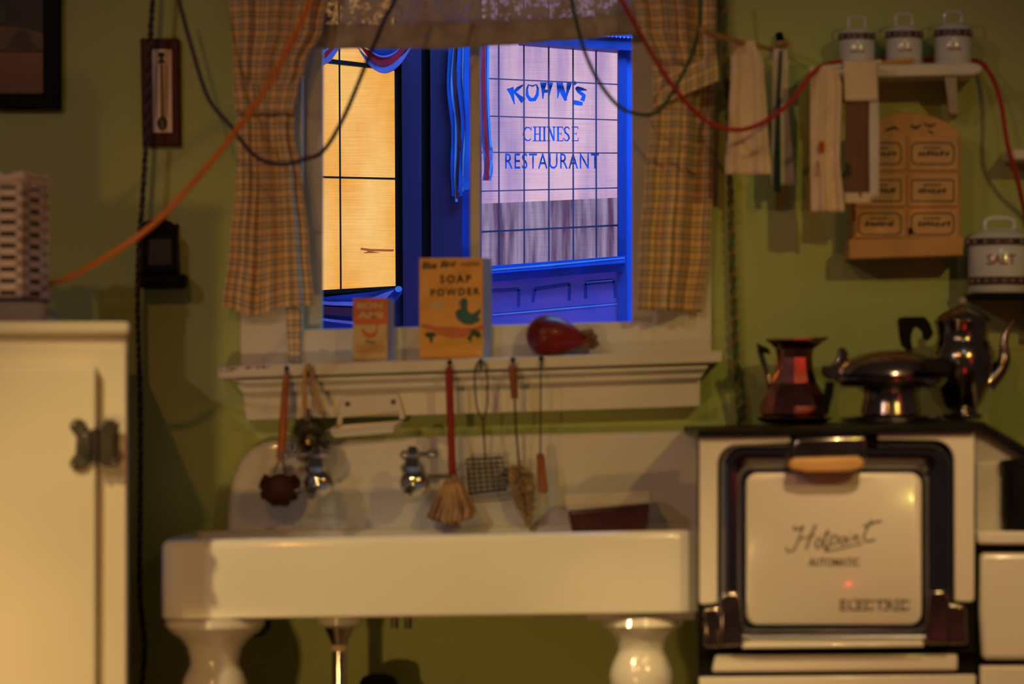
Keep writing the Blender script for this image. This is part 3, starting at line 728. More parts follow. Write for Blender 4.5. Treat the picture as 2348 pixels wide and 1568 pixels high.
ca = math.radians(24)
A = Vector((bx1, by0, 0)); B_ = A+Vector((math.cos(ca+PI), -.02, 0)).normalized()*.16
B_ = A+Vector((-.17, -.03, 0)); C_ = A+Vector((X(93, yd)-X(52, yd), .14, 0)); Dd = B_+(C_-A)
for p, r, n, hb in ((B_, A, 3, .012), (A, C_, 1, .042), (C_, Dd, 3, .012), (Dd, B_, 1, .042)): lattice(p, r, n, 10, hb).build('side_panel', M['basket'], bk)
cxm = (B_+A+C_+Dd)/4
MB().loft([[tuple(Vector((p.x, p.y, zz_))*1.0+(Vector((cxm.x, cxm.y, zz_))-Vector((p.x, p.y, zz_)))*.10) for p in (B_, A, C_, Dd)] for zz_ in (bz0+.005, bz1-.01)]).build('shade_insert', M['black'], bk)  # black inner box added; stands in for shade inside the basket
rim = MB()
loop = [B_, A, C_, Dd, B_]; rp = []
for a, b in zip(loop, loop[1:]):
    for i in range(10): rp.append(a+(b-a)*i/10)
rp.append(loop[-1])
rim.tube([(p.x, p.y, bz1+.008+.006*math.sin(i*2.1)) for i, p in enumerate(rp)], .009, 8).build('ruffled_rim', M['basket'], bk)
MB().loft([[(p.x, p.y, bz0-.006) for p in (B_, A, C_, Dd)], [(p.x, p.y, bz0+.004) for p in (B_, A, C_, Dd)]]).build('base', M['black'], bk)

# ================================================================= SILL ITEMS
def sill_z(px, y=-.09): return Z(840+slope(px), -.135)+.0005
# soap powder box
yb = -.10
def carton(name, label, px0, px1, pxs, pyt, side_m, depth, front_m):
    z0 = sill_z((px0+px1)/2)
    t = thing(name, label, 'box', (X((px0+px1)/2, yb), yb, z0))
    x0, x1, z1 = X(px0, yb), X(px1, yb), Z(pyt, yb); dx = X(pxs, yb+depth)-x1; c = .006
    pts = [(x0, yb), (x1, yb), (x1+dx, yb+depth), (x0+dx, yb+depth)]
    sl = .0
    MB().loft([[(a, b, z0) for a, b in pts], [(a, b, z1) for a, b in pts]]).build('carton', front_m, t, .0015)
    # side face sheet
    MB().add([(x1+.0006, yb+.001, z0), (x1+dx+.0006, yb+depth-.001, z0), (x1+dx+.0006, yb+depth-.001, z1), (x1+.0006, yb+.001, z1)], [(0,1,2,3)]).build('side_panel', side_m, t)
    return t, (x0, x1, z0, z1)
sp, (x0, x1, z0, z1) = carton('soap_powder_box', 'tan soap powder carton with a teal bird, on the window sill', 961, 1107, 1127, 591, M['card_side'], .062, M['card'])
yf = yb-.0008
zc = lambda u, v: (X(940+u/6.03, yb), Z(570+v/6.03, yb))
def box2(s, mb, u0, u1, v0, v1, **k):
    a = zc(u0, v1); b = zc(u1, v0); text(mb, s, a[0], b[0], a[1], b[1], yf, **k)
tx = MB(); box2('Blue', tx, 165, 370, 185, 285, bold=.03, shear=.3, slope=.03); box2('Bird', tx, 420, 640, 172, 260, bold=.03, shear=.3, slope=.03); box2('WASHING', tx, 695, 965, 195, 245, bold=.01, slope=.03)
box2('SOAP', tx, 415, 845, 365, 480, bold=.035, space=1.4, slope=.02); box2('POWDER', tx, 285, 965, 558, 660, bold=.035, space=1.35, slope=.03)
tx.build('lettering', M['ink'], sp, smooth=False)
pf = lambda pts: [zc(a, b) for a, b in pts]
MB().flat(pf(ell(378, 775, 115, 42)), yf).build('pale_oval', M['card_cream'], sp)
MB().flat(pf([(160, 1030), (260, 1050), (380, 1085), (480, 1075), (780, 1100), (900, 1085), (1030, 1040), (1030, 1110), (860, 1150), (760, 1230), (560, 1240), (400, 1190), (300, 1130), (160, 1090)]), yf).build('landscape_print', M['card_pink'], sp)
MB().flat(pf([(440, 1270), (560, 1235), (700, 1255), (1030, 1240), (1030, 1340), (800, 1310), (600, 1330), (300, 1350)]), yf-.0001).build('field_print', M['goldink'], sp)
MB().flat(pf([(690, 730), (712, 695), (745, 680), (785, 695), (800, 740), (790, 820), (810, 880), (860, 900), (900, 880), (980, 820), (975, 900), (940, 930), (975, 985), (930, 1020), (860, 1050), (760, 1050), (690, 1010), (640, 950), (625, 890), (650, 850), (700, 830), (705, 790), (685, 770)]), yf-.0002).build('bird_print', M['teal'], sp)
MB().flat(pf([(670, 720), (690, 725), (700, 790), (685, 800), (672, 770)]), yf-.0003).build('bird_wattle', M['card_pink'], sp)
MB().flat(pf([(200, 1170), (270, 1150), (340, 1165), (375, 1200), (320, 1220), (310, 1290), (290, 1320), (270, 1240), (215, 1210)]), yf-.0003).build('leaf_print', M['leafink'], sp)
MB().flat(pf([(840, 1120), (900, 1115), (970, 1150), (985, 1220), (940, 1240), (870, 1200), (835, 1310), (815, 1260), (780, 1240), (830, 1190)]), yf-.0003).build('leaf_print', M['leafink'], sp)
bo_, (x0, x1, z0, z1) = carton('cleanser_box', 'small orange and tan cleanser carton on the window sill', 809, 888, 903, 684, M['card_side'], .045, M['card_cream'])
zc = lambda u, v: (X(790+u/9.8, yb), Z(670+v/9.8, yb))
MB().flat(pf([(195, 140), (960, 130), (975, 715), (200, 735)]), yf).build('red_label', M['card_red'], bo_)
yf -= .0003
tx = MB(); box2('BON', tx, 280, 850, 235, 375, bold=.05, slope=.01); box2('AMI', tx, 285, 860, 440, 595, bold=.05, slope=.01)
tx.build('lettering', M['card_cream'], bo_, smooth=False)
MB().flat(pf([(385, 790), (480, 880), (560, 930), (690, 900), (740, 760), (600, 690), (760, 700), (745, 900), (690, 1000), (560, 1045), (450, 990), (390, 890)]), yf).build('oval_print', M['card_red'], bo_)
tx = MB(); box2('Fine', tx, 470, 690, 1075, 1150, bold=.02, shear=.2); tx.build('small_lettering', M['ink'], bo_, smooth=False)
tx = MB()
for v in (1190, 1240, 1290, 1340): stroke(tx, [(*zc(270, v), .0018), (*zc(900, v-5), .0018)], yf)
tx.build('text_lines', M['card_pink'], bo_, smooth=False)
# gourd
yg = -.075
gz = sill_z(1260)
gr = thing('gourd', 'dark red gourd lying on the sill with its dried stem to the right', 'gourd', (X(1260, yg), yg, gz))
g = MB(); rings = []
gc = gz+.0465
for px, r in ((1206, .003), (1209, .016), (1216, .029), (1230, .041), (1246, .0462), (1262, .0465), (1280, .043), (1298, .036), (1312, .029), (1326, .021), (1338, .014), (1346, .011)):
    x = X(px, yg); cz = gc-(.0 if px < 1290 else (px-1290)*.0002)
    rings.append([(x, yg+r*math.cos(2*PI*i/24), cz+r*math.sin(2*PI*i/24)*(1.0)) for i in range(24)])
g.loft(rings).build('gourd_body', M['gourd'], gr)
s_ = MB(); pts = smooth_path([P(1318, 786, yg), P(1334, 786, yg), P(1346, 788, yg), P(1358, 784, yg), P(1366, 778, yg)], 4)
s_.tube(pts, [.014+.003*math.sin(i*1.3) for i in range(len(pts))], 10)
for a, b, r in ((1340, 764, .009), (1352, 762, .010), (1362, 772, .009), (1364, 788, .009), (1346, 797, .008)): s_.ball(P(a, b, yg), r, n=10)
s_.build('dried_stem', M['stem'], gr)

# ================================================================= UTENSILS on the sill edge
def hook(t, px, py):
    h = MB(); p = Vector(P(px, py, -.137)); h.tube(smooth_path([p+Vector((0, .006, .002)), p+Vector((0, -.006, .003)), p+Vector((0, -.014, -.004)), p+Vector((0, -.016, -.012)), p+Vector((0, -.012, -.016)), p+Vector((0, -.008, -.012))], 5), .0026, 8)
    h.ball(p+Vector((0, -.002, .002)), .0055, .003, .0055, n=12)
    h.build('hook', M['matblack'], t)
yu = -.152
Pu = lambda a, b, dy=0: P(a, b, yu+dy)
# 1 dish brush
t = thing('dish_brush', 'round dark bristled dish brush with an orange wood handle, leftmost on the sill hooks', 'brush', Pu(640, 1165)); hook(t, 657, 846)
MB().tube(smooth_path([Pu(657, 856), Pu(655, 880), Pu(650, 960), Pu(644, 1052)], 6), [.004]+[.0062+.0035*math.sin(PI*min(1, i/18)*.5) for i in range(18)], 12).build('handle', M['oldwood'], t)
MB().tube([Pu(643, 1050), Pu(628, 1085)], .0018).tube([Pu(645, 1050), Pu(655, 1085)], .0018).build('wire_neck', M['wire'], t)
b = MB(); c = Vector(Pu(641, 1112))
b.ball(c, .030, .022, .026)
for i in range(900):
    a = random.uniform(0, 2*PI); e = random.uniform(-1, 1); d = Vector((math.cos(a), .6*e, math.sin(a))).normalized()
    if d.z > .60: continue
    L = random.uniform(.040, .049)*(1+.05*math.sin(9*a)); b.tube([c+d*.02, c+d*L+Vector((0, 0, -.003))], [.0020, .0012], 3)
b.build('bristle_head', M['bristle'], t)
# 2 pot scrubber
t = thing('pot_scrubber', 'dark coiled wire pot scrubber on a tan wooden loop handle', 'scrubber', Pu(712, 1080)); hook(t, 706, 843)
MB().tube(smooth_path([Pu(700, 955), Pu(698, 900), Pu(700, 855), Pu(706, 838), Pu(713, 852), Pu(718, 880), Pu(737, 950)], 6), .0055, 8).build('loop_handle', M['tanwood'], t)
MB().tube([Pu(706, 936), Pu(706, 965)], .007, 10).build('ferrule', M['chrome'], t)
s_ = MB(); c = Vector(Pu(712, 1010, .02))
for k in range(34):
    a0 = 2*PI*k/34; rr = []
    for i in range(17):
        a = 2*PI*i/16; R = .030+.017*math.cos(a); rr.append(c+Vector((R*math.cos(a0), .022*math.sin(a), R*math.sin(a0)*1.15)))
    s_.tube(rr, .0024, 5)
s_.ball(c, .022, .012, .022).build('wire_coil', M['scrub'], t)
MB().ball(c+Vector((-.004, -.020, -.003)), .008, .004, .009, n=12).build('centre_boss', M['brass'], t)
# soap dish
ys2 = -.085
t = thing('soap_dish', 'white enamelled metal soap dish hung on the apron board above the sink', 'soap dish', P(850, 1003, ys2))
MB().prism(poly([(789, 908), (912, 903), (916, 912), (930, 960), (915, 962), (914, 945), (786, 957), (784, 978), (770, 980), (776, 950), (782, 915)], -.08), -.083, -.0705).build('back_plate', M['enamel'], t, .003)
tr = MB()
ra = [P(748, 990, -.13), P(905, 975, -.13), P(925, 966, -.076), P(766, 978, -.076)]
rb = [P(768, 1004, -.12), P(900, 992, -.12), P(916, 985, -.08), P(782, 997, -.08)]
tr.loft([rb, ra, [tuple(Vector(p)*1.0+Vector((0, 0, .002))) for p in ra]], True, False)
tr.loft([[tuple(Vector(p)*1.0+Vector((0, 0, .002))) for p in ra], [tuple(Vector(p)+Vector((0, 0, .004))) for p in rb]], False, True)
tr.build('tray', M['enamel'], t, .003)
MB().tube([P(748, 989, -.13), P(905, 974, -.13)], .004, 8).build('tray_lip', M['enamel'], t)
sk = MB(); sk.ball(P(797, 926, -.084), .006, .003, .006, n=12); sk.ball(P(902, 921, -.084), .006, .003, .006, n=12); sk.build('screw', M['iron'], t)
# 3 red mop
t = thing('dish_mop', 'cotton dish mop with a red handle hanging from the sill', 'mop', Pu(1034, 1200)); hook(t, 1031, 832)
MB().tube(smooth_path([Pu(1030, 840), Pu(1030, 862), Pu(1031, 900), Pu(1033, 960), Pu(1035, 1020), Pu(1037, 1092)], 6), [.0045, .006, .008, .009]+[.0088]*10+[.0086]*6+[.008]*3+[.0085]*4+[.009]*4, 12).build('handle', M['redpaint'], t)
m_ = MB(); c0 = Vector(Pu(1037, 1088))
MB().lathe([(.010, 0), (.013, -.010), (.011, -.022)], c0, 16).build('string_binding', M['cotton'], t)
for i in range(120):
    a = random.uniform(0, 2*PI); R = random.uniform(.2, 1); sx = math.cos(a)*R; sy_ = math.sin(a)*R
    L = .112-.02*abs(sx)+random.uniform(-.008, .004)
    pts = [c0+Vector((sx*.010, sy_*.010, -.006)), c0+Vector((sx*.030, sy_*.024, -.035)), c0+Vector((sx*.052, sy_*.029, -.075)), c0+Vector((sx*.060-.004, sy_*.030, -L))]
    m_.tube(smooth_path(pts, 4), .0042, 5)
m_.build('cotton_head', M['cotton'], t)
# 4 wire soap saver
t = thing('soap_saver', 'square wire soap saver on a long wire loop', 'soap saver', Pu(1112, 1130)); hook(t, 1103, 829)
wmb = MB().tube(smooth_path([Pu(1109, 968), Pu(1094, 935), Pu(1089, 880), Pu(1090, 850), Pu(1096, 832), Pu(1104, 827), Pu(1112, 834), Pu(1116, 856), Pu(1118, 900), Pu(1115, 940), Pu(1109, 968), Pu(1110, 1000, .015), Pu(1113, 1055, .036)], 6), .0021, 6)
wmb.build('wire_loop', M['wire'], t)
cg = MB()
cor = [(1069, 1054), (1152, 1050), (1160, 1122), (1076, 1132)]
def bil(u, v, dy): 
    a = [cor[0][k]+(cor[1][k]-cor[0][k])*u for k in (0, 1)]; b = [cor[3][k]+(cor[2][k]-cor[3][k])*u for k in (0, 1)]
    return Pu(a[0]+(b[0]-a[0])*v, a[1]+(b[1]-a[1])*v, dy)
for dy in (.033, .055):
    for i in range(7): cg.tube([bil(i/6, 0, dy), bil(i/6, 1, dy)], .0015, 5)
    for i in range(8): cg.tube([bil(0, i/7, dy), bil(1, i/7, dy)], .0017 if 0 < i < 7 else .0028, 5)
for u, v in ((0, 0), (1, 0), (1, 1), (0, 1)): cg.tube([bil(u, v, .033), bil(u, v, .055)], .002, 6)
cg.build('wire_cage', M['wire'], t)
MB().tube([Pu(1150, 1088, .036), Pu(1164, 1090, .03)], .004, 8).ball(Pu(1160, 1078, .03), .006, n=10).ball(Pu(1162, 1104, .03), .006, n=10).build('clasp', M['iron'], t)
# 5 bottle brush
t = thing('bottle_brush', 'tan bottle brush with a short red-brown wood handle and wire stem', 'brush', Pu(1200, 1200)); hook(t, 1176, 826)
MB().tube(smooth_path([Pu(1176, 836), Pu(1176, 850), Pu(1178, 880), Pu(1180, 914)], 5), [.005]+[.0088]*3+[.0092]*6+[.0082]*6, 12).build('handle', M['darkwood'], t)
MB().tube(smooth_path([Pu(1180, 912), Pu(1183, 980, .015), Pu(1190, 1060, .03), Pu(1196, 1110, .034), Pu(1208, 1190, .034)], 5), .0024, 6).build('wire_stem', M['wire'], t)
b = MB(); pts = smooth_path([Pu(1190, 1068, .03), Pu(1196, 1110, .034), Pu(1204, 1160, .034), Pu(1212, 1205, .034)], 8)
rad = [.022, .027, .029, .030, .030, .030, .030, .030, .030, .031, .030, .029, .028, .027, .026, .024, .022, .020, .018, .016, .014, .012, .010, .008, .005]
for i in range(700):
    k = random.uniform(0, len(pts)-1.01); a = random.uniform(0, 2*PI); p = pts[int(k)].lerp(pts[int(k)+1], k % 1)
    r = rad[int(k)]*random.uniform(.85, 1.05); b.tube([p, p+Vector((math.cos(a)*r, math.sin(a)*r, random.uniform(-.004, .004)))], .0016, 3)
b.build('bristles', M['tanbristle'], t)
# 6 small block brush
t = thing('small_brush', 'small brown wooden block brush on a long thin wire, rightmost on the sill hooks', 'brush', Pu(1243, 1130)); hook(t, 1241, 824)
MB().tube([Pu(1240, 830), Pu(1239, 1045)], .0018, 6).build('wire_hanger', M['wire'], t)
MB().prism(poly([(1230, 1042), (1240, 1037), (1249, 1044), (1257, 1125), (1248, 1132), (1234, 1128)], yu), yu-.008, yu+.010).build('wooden_block', M['darkwood'], t, .003)

# ================================================================= SINK
ysf = -.55
sk = thing('pedestal_sink', 'white porcelain apron sink on turned legs with a tall splashback', 'sink', (X(985, ysf), -.3, 0))
sx0, sx1, sy0, sy1 = -.752, .440, ysf, -.055
kx = .0195
def outline(ins, n=8):
    out = []; 
    for cx, cy, r, a in ((sx1, sy0, .105, 270), (sx1, sy1, .02, 0), (sx0, sy1, .02, 90), (sx0, sy0, .05, 180)):
        r2 = max(r-ins, .008); ox = cx-(r if cx > 0 else -r) if r > ins else cx-(ins+.008 if cx > 0 else -(ins+.008)); oy = cy+(r if cy == sy0 else -r) if r > ins else cy+((ins+.008) if cy == sy0 else -(ins+.008))
        for i in range(n+1):
            t = math.radians(a+90*i/n); out.append((ox+r2*math.cos(t), oy+r2*math.sin(t)))
    return out
zt, zb = Z(1240, ysf), Z(1421, ysf)
rings = []
for ins, z in ((.03, zb), (.004, zb), (0, zb+.004), (0, zt-.016), (.003, zt-.007), (.009, zt-.001), (.018, zt+.001), (.04, zt-.002), (.05, zt-.012), (.062, zt-.09), (.08, zt-.12), (.12, zt-.13)):
    kk = kx if z > zt-.05 else .012
    rings.append([(x, y, z+(x+.75)*kk) for x, y in outline(ins)])
MB().loft(rings).build('basin', M['sink'], sk)
# splashback, rounded upper left corner
spb = poly([(519, 1250), (521, 1190), (525, 1135), (534, 1092), (550, 1055), (572, 1030), (600, 1015), (640, 1009), (800, 1005), (1200, 995), (1614, 985), (1620, 1250)], -.06)
MB().prism(spb, -.075, -.004).build('splashback', M['sink'], sk, .016, seg=5)
def leg(px, y, dz, square, m=M['sink']):
    mb = MB(); s0 = zb+dz
    prof = [(.100, 0), (.108, -.004), (.108, -.018), (.098, -.030), (.076, -.045), (.060, -.065), (.054, -.090), (.052, -.100), (.057, -.112), (.061, -.118), (.068, -.135), (.073, -.155), (.074, -.18), (.068, -.22), (.05, -.28), (.038, -.34), (.036, -.50), (.050, -.54), (.062, -.58), (.066, -(s0-.02)), (.066, -s0)]
    if square:
        mb.box(X(px, y)-.118, X(px, y)+.112, y-.06, y+.10, s0-.016, s0+.002)
        prof = [(.085, -.012), (.092, -.030), (.076, -.040), (.058, -.058), (.050, -.080), (.049, -.085), (.058, -.105), (.066, -.125), (.069, -.142), (.066, -.165), (.052, -.20), (.044, -.24), (.036, -.32), (.036, -.50), (.050, -.54), (.062, -.58), (.066, -(s0-.02)), (.066, -s0)]
    return mb.lathe(prof, (X(px, y), y, s0), 40).build('leg', m, sk)
leg(492, -.455, .0, False); leg(1470, -.450, .014, True)
# hardware under the basin
yw = -.30
MB().lathe([(.052, Z(1412, yw)), (.052, Z(1430, yw)), (.040, Z(1437, yw))][::-1], (X(778, yw), yw, 0), 28).build('basin_outlet', M['sink'], sk)
MB().lathe([(.033, Z(1436, yw)), (.031, Z(1444, yw)), (.020, Z(1468, yw)), (.018, Z(1474, yw)), (.0175, Z(1480, yw))][::-1], (X(778, yw), yw, 0), 28).build('drain_flange', M['chrome_dark'], sk)
dp = MB().tube(smooth_path([(X(778, yw), yw, Z(1474, yw)), (X(778, yw), yw, .45), (X(778, yw), yw, .33), (X(778, yw)+.03, yw+.04, .28), (X(778, yw)+.06, yw+.12, .33), (X(778, yw)+.06, yw+.2, .36), (X(778, yw)+.06, -.001, .36)], 6), .0155, 16)
dp.build('drain_pipe', M['chrome'], sk)
MB().lathe([(.019, Z(1492, yw)), (.019, Z(1478, yw))], (X(778, yw), yw, 0), 16).build('pipe_nut', M['paper'], sk)
MB().prism(poly([(552, 1424), (622, 1424), (618, 1446), (600, 1460), (560, 1458)], -.36), -.38, -.34).build('bracket', M['matblack'], sk, .004)
for px in (905, 936):
    MB().lathe([(.008, Z(1440, -.2)), (.008, Z(1412, -.2))], (X(px, -.2), -.2, 0), 12).build('supply_stub', M['iron'], sk)

# faucets
def faucet(label, px, lever, arm):
    f = thing('faucet', label, 'faucet', P(px, 1135, -.13))
    c = Vector(P(px, 1105, -.205))
    MB().lathe([(.013, 0), (.014, .100), (.026, .106), (.026, .113)], (c.x, -.190, c.z), 24, 'Y').build('flange', M['chrome'], f)
    mb = MB(); mb.ball(c, .035, .034, .033); mb.tube([c, (c.x, -.07, c.z)], .013, 14)
    mb.build('valve_body', M['chrome'], f)
    MB().lathe([(.025, 0), (.029, .012), (.019, .022), (.015, .032), (.021, .040), (.015, .046), (.009, .058)], (c.x-.006, c.y, c.z+.022), 24).build('bonnet', M['chrome'], f)
    MB().tube(smooth_path([c+Vector((.0, -.01, -.01)), c+Vector((-.012, -.035, -.015)), c+Vector((-.018, -.05, -.03))], 5), [.014, .0135, .013, .0125, .012, .012, .0115, .011, .011, .011, .011][:11], 14).build('spout', M['chrome'], f)
    zl_ = Z(1043, c.y)
    lv = MB(); a, b = lever
    lv.tube([(X(a, c.y), c.y, zl_), (X(b, c.y), c.y, zl_+.002)], .0058, 10)
    lv.ball((X(a, c.y), c.y, zl_), .011, n=14); lv.ball((X(b, c.y), c.y, zl_+.002), .015, .011, .011, n=14); lv.ball((c.x-.006, c.y, zl_), .014, n=14)
    lv.build('lever_handle', M['chrome'], f)
    if arm: MB().tube([c+Vector((.02, 0, .012)), P(1036, 1092, -.185)], .0048, 10).build('side_arm', M['iron'], f)
    else: MB().tube([c+Vector((-.055, .01, -.02)), c+Vector((0, 0, -.012))], .006, 10).build('side_arm', M['iron'], f)
faucet('left chrome faucet on the splashback beside the round dish brush', 733, (655, 742), False)
faucet('right chrome faucet on the splashback beside the red handled mop', 952, (928, 990), True)
# loaf dish
yl = -.20
z0 = Z(1219, yl)
# it stands on the splashback ledge board of the basin
ld = thing('loaf_dish', 'brown glazed loaf dish with a cream rim standing in the sink', 'dish', P(1395, 1240, yl))
def taper(p0, p1, y0a, y1a, y0b, y1b):
    """p0 = (pxl,pxr,pyl,pyr) bottom ; p1 = same, top"""
    return [[P(p0[0], p0[2], yl+y0a), P(p0[1], p0[3], yl+y0a), (X(p0[1], yl), yl+y1a, Z(p0[3], yl)), (X(p0[0], yl), yl+y1a, Z(p0[2], yl))],
            [P(p1[0], p1[2], yl+y0b), P(p1[1], p1[3], yl+y0b), (X(p1[1], yl), yl+y1b, Z(p1[3], yl)), (X(p1[0], yl), yl+y1b, Z(p1[2], yl))]]
MB().loft(taper((1325, 1476, 1290, 1290), (1302, 1490, 1172, 1154), -.05, .05, -.06, .06)).build('dish_body', M['brown_glaze'], ld, .006)
MB().loft(taper((1301, 1491, 1172, 1154), (1293, 1494, 1134, 1122), -.061, .061, -.065, .065)).build('cream_rim', M['cream_glaze'], ld, .004)
MB().loft(taper((1330, 1470, 1325, 1325), (1325, 1476, 1290, 1290), -.045, .045, -.05, .05)).build('foot', M['brown_glaze'], ld)
# crock under the sink
yk = -.13
tag(MB().lathe([(.15, 0), (.155, .02), (.155, .40), (.14, .43), (.12, .45), (.05, .475), (.044, .49), (.043, Z(1560, yk)), (.036, Z(1548, yk)), (.018, Z(1541, yk)), (.001, Z(1540, yk))], (X(870, yk), -.175, 0), 36).build('lidded_crock', M['matblack']), 'dark lidded crock on the floor under the sink, only its domed knob showing', 'crock')

# ================================================================= STOVE
yv = -.62
st = thing('electric_range', 'white and chrome electric range with a raised oven', 'stove', (X(1920, yv), -.33, 0))
pv = lambda pts, y=yv: poly(pts, y)
XL, XR = X(1603, yv), X(2236, yv)
MB().box(XL+.058, XR-.004, -.58, -.05, .08, Z(992, yv)).build('oven_body', M['enamel'], st, .004)
MB().prism(pv([(1601, 986), (2240, 968), (2240, 984), (2232, 992), (1601, 1002)], -.64), -.645, -.035).build('top_slab', M['black'], st, .003)
MB().prism(pv([(1601, 992), (2237, 990), (2237, 1700), (1601, 1700)]), -.612, -.575).build('black_face', M['black'], st)
def cornerarc(cx, cy, r, a0, a1, n=7): return [(cx+r*math.cos(math.radians(a0+(a1-a0)*i/n)), cy-r*math.sin(math.radians(a0+(a1-a0)*i/n))) for i in range(n+1)]
lp = [(1603, 1000), (1812, 997), (1812, 1014)]+cornerarc(1692, 1066, 47, 90, 180)+[(1645, 1382), (1610, 1386), (1603, 1380)]
MB().prism(pv(lp), -.63, -.605).build('front_panel', M['enamel'], st, .003)
rp_ = [(2233, 986), (2012, 991), (2012, 1008)]+cornerarc(2140, 1056, 47, 90, 0)+[(2187, 1378), (2225, 1380), (2233, 1374)]
MB().prism(pv(rp_), -.63, -.605).build('front_panel', M['enamel'], st, .003)
# chrome door frame, domed
def rr(px0, px1, py0, py1, r, y): return [(a, y, b) for a, b in rrect(X(px0, yv), X(px1, yv), Z(py1, yv), Z(py0, yv), r*S(yv), 8)]
fr_ = MB()
R = [rr(1650, 2182, 1016, 1474, 50, -.600), rr(1651, 2181, 1018, 1473, 50, -.628), rr(1657, 2175, 1025, 1466, 46, -.645), rr(1672, 2155, 1040, 1456, 36, -.655), rr(1690, 2132, 1060, 1446, 28, -.650), rr(1700, 2118, 1074, 1438, 22, -.636), rr(1702, 2116, 1076, 1436, 22, -.615)]
fr_.loft(R, True, True).build('door_frame', mat('dark_chrome', (0.30, 0.30, 0.33), .12, metal=1), st)
dr = MB().loft([rr(1710, 2110, 1084, 1430, 26, -.62), rr(1710, 2110, 1084, 1430, 26, -.638), rr(1714, 2106, 1088, 1426, 24, -.641)]).build('oven_door', M['enamel'], st)
z5 = lambda u, v: (X(1548+u/2.474, yv), Z(934+v/2.474, yv))
k5 = S(yv)/2.474
def hs(mb, pts, w_=8): return stroke(mb, [(*z5(p[0], p[1]), (p[2] if len(p) > 2 else w_*1.35)*k5) for p in pts], -.6418)
def sm2(pts): return [(p.x, p.y) for p in smooth_path([(a, b, 0) for a, b in pts], 4)]
hp = MB()
hs(hp, sm2([(625, 790), (632, 812), (652, 815), (675, 795), (695, 750), (712, 700), (722, 668)])); hs(hp, sm2([(722, 668), (700, 684), (680, 692), (668, 684), (676, 668)]))
hs(hp, sm2([(795, 662), (775, 700), (756, 750), (738, 802)]), 10); hs(hp, sm2([(690, 748), (735, 736), (790, 720)]), 6)
hs(hp, sm2([(800, 745), (790, 775), (800, 795), (818, 785), (826, 755), (815, 740), (800, 745)]), 8)
hs(hp, sm2([(862, 690), (848, 735), (838, 780), (848, 794), (862, 785)]), 9); hs(hp, [(835, 722), (880, 712)], 6)
hs(hp, sm2([(885, 728), (868, 775), (850, 820)]), 9); hs(hp, sm2([(882, 740), (905, 722), (918, 740), (905, 770), (878, 776)]), 8)
hs(hp, sm2([(940, 735), (928, 755), (935, 772), (952, 768), (960, 745), (950, 732), (940, 735)]), 8)
hs(hp, sm2([(980, 728), (970, 755), (980, 766)]), 8); hs(hp, [(988, 706), (991, 702)], 8)
hs(hp, sm2([(1008, 724), (998, 760)]), 8); hs(hp, sm2([(1002, 745), (1022, 722), (1032, 730), (1024, 752), (1036, 756)]), 8)
hs(hp, sm2([(1108, 635), (1085, 680), (1065, 725), (1070, 750), (1095, 755), (1130, 745)]), 9); hs(hp, sm2([(1060, 672), (1100, 660), (1140, 645), (1168, 645)]), 9)
hs(hp, sm2([(842, 812), (900, 805), (970, 788), (1060, 768)]), 7)
hp.build('enamel_lettering', M['enamel_ink'], dr, smooth=False); hp = MB()
a = z5(750, 898); b = z5(1040, 852); text(hp, 'AUTOMATIC', a[0], b[0], a[1], b[1], -.6418, bold=.03)
hp.build('enamel_lettering', M['enamel_ink'], dr, smooth=False); hp = MB()
a = z5(930, 1148); b = z5(1325, 1088); text(hp, 'ELECTRIC', a[0], b[0], a[1], b[1], -.6418, bold=.03, space=1.15)
for u in (938, 1010, 1062, 1180, 1245, 1278): 
    for v in (1090, 1146): hs(hp, [(u-8, v), (u+20, v)], 7)
hp.build('enamel_lettering', M['enamel_ink'], dr, smooth=False)
# handle
hd = MB().prism(pv([(1822, 1004), (1985, 998), (1990, 1046), (1975, 1058), (1816, 1062), (1808, 1050)], -.66), -.675, -.60).build('door_handle', M['chrome_dark'], st, .008, seg=3)
MB().prism(pv([(1806, 1062), (1818, 1050), (1968, 1046), (1982, 1056), (1978, 1074), (1950, 1082), (1850, 1084), (1812, 1076)], -.69), -.70, -.645).build('handle_grip', M['grip'], hd, .007, seg=3)
# corner feet
for pts, pts2 in (([(1646, 1372), (1656, 1354), (1688, 1354), (1696, 1376), (1702, 1476), (1646, 1480)], [(1612, 1392), (1650, 1388), (1650, 1482), (1612, 1482)]),
                  ([(2124, 1352), (2160, 1348), (2172, 1372), (2172, 1474), (2116, 1474)], [(2170, 1380), (2210, 1386), (2214, 1476), (2168, 1476)])):
    f_ = MB().prism(pv(pts), -.668, -.60).build('hinge_foot', M['chrome_dark'], st, .006, seg=3)
    MB().prism(pv(pts2), -.655, -.60).build('hinge_cap', M['chrome_dark'], f_, .006, seg=3)
MB().loft([[P(1700, 1487, -.665), P(2118, 1483, -.665), P(2118, 1476, -.61), P(1700, 1478, -.61)], [P(1706, 1478, -.665), P(2118, 1474, -.665), P(2110, 1448, -.61), P(1704, 1452, -.61)]]).build('warming_ledge', M['enamel'], st, .003)
MB().prism(pv([(1612, 1483), (1700, 1483), (1700, 1490), (2215, 1484), (2215, 1478), (2236, 1478), (2236, 1494), (1612, 1494)]), -.64, -.60).build('ledge_trim', M['matblack'], st)
MB().prism(pv([(1640, 1500), (2194, 1497), (2194, 1536), (1632, 1540)]), -.635, -.60).build('drawer_front', M['enamel'], st, .006, seg=3)
MB().prism(pv([(1603, 1552), (2236, 1546), (2236, 2050), (1603, 2050)]), -.632, -.60).build('lower_panel', M['enamel'], st, .004)
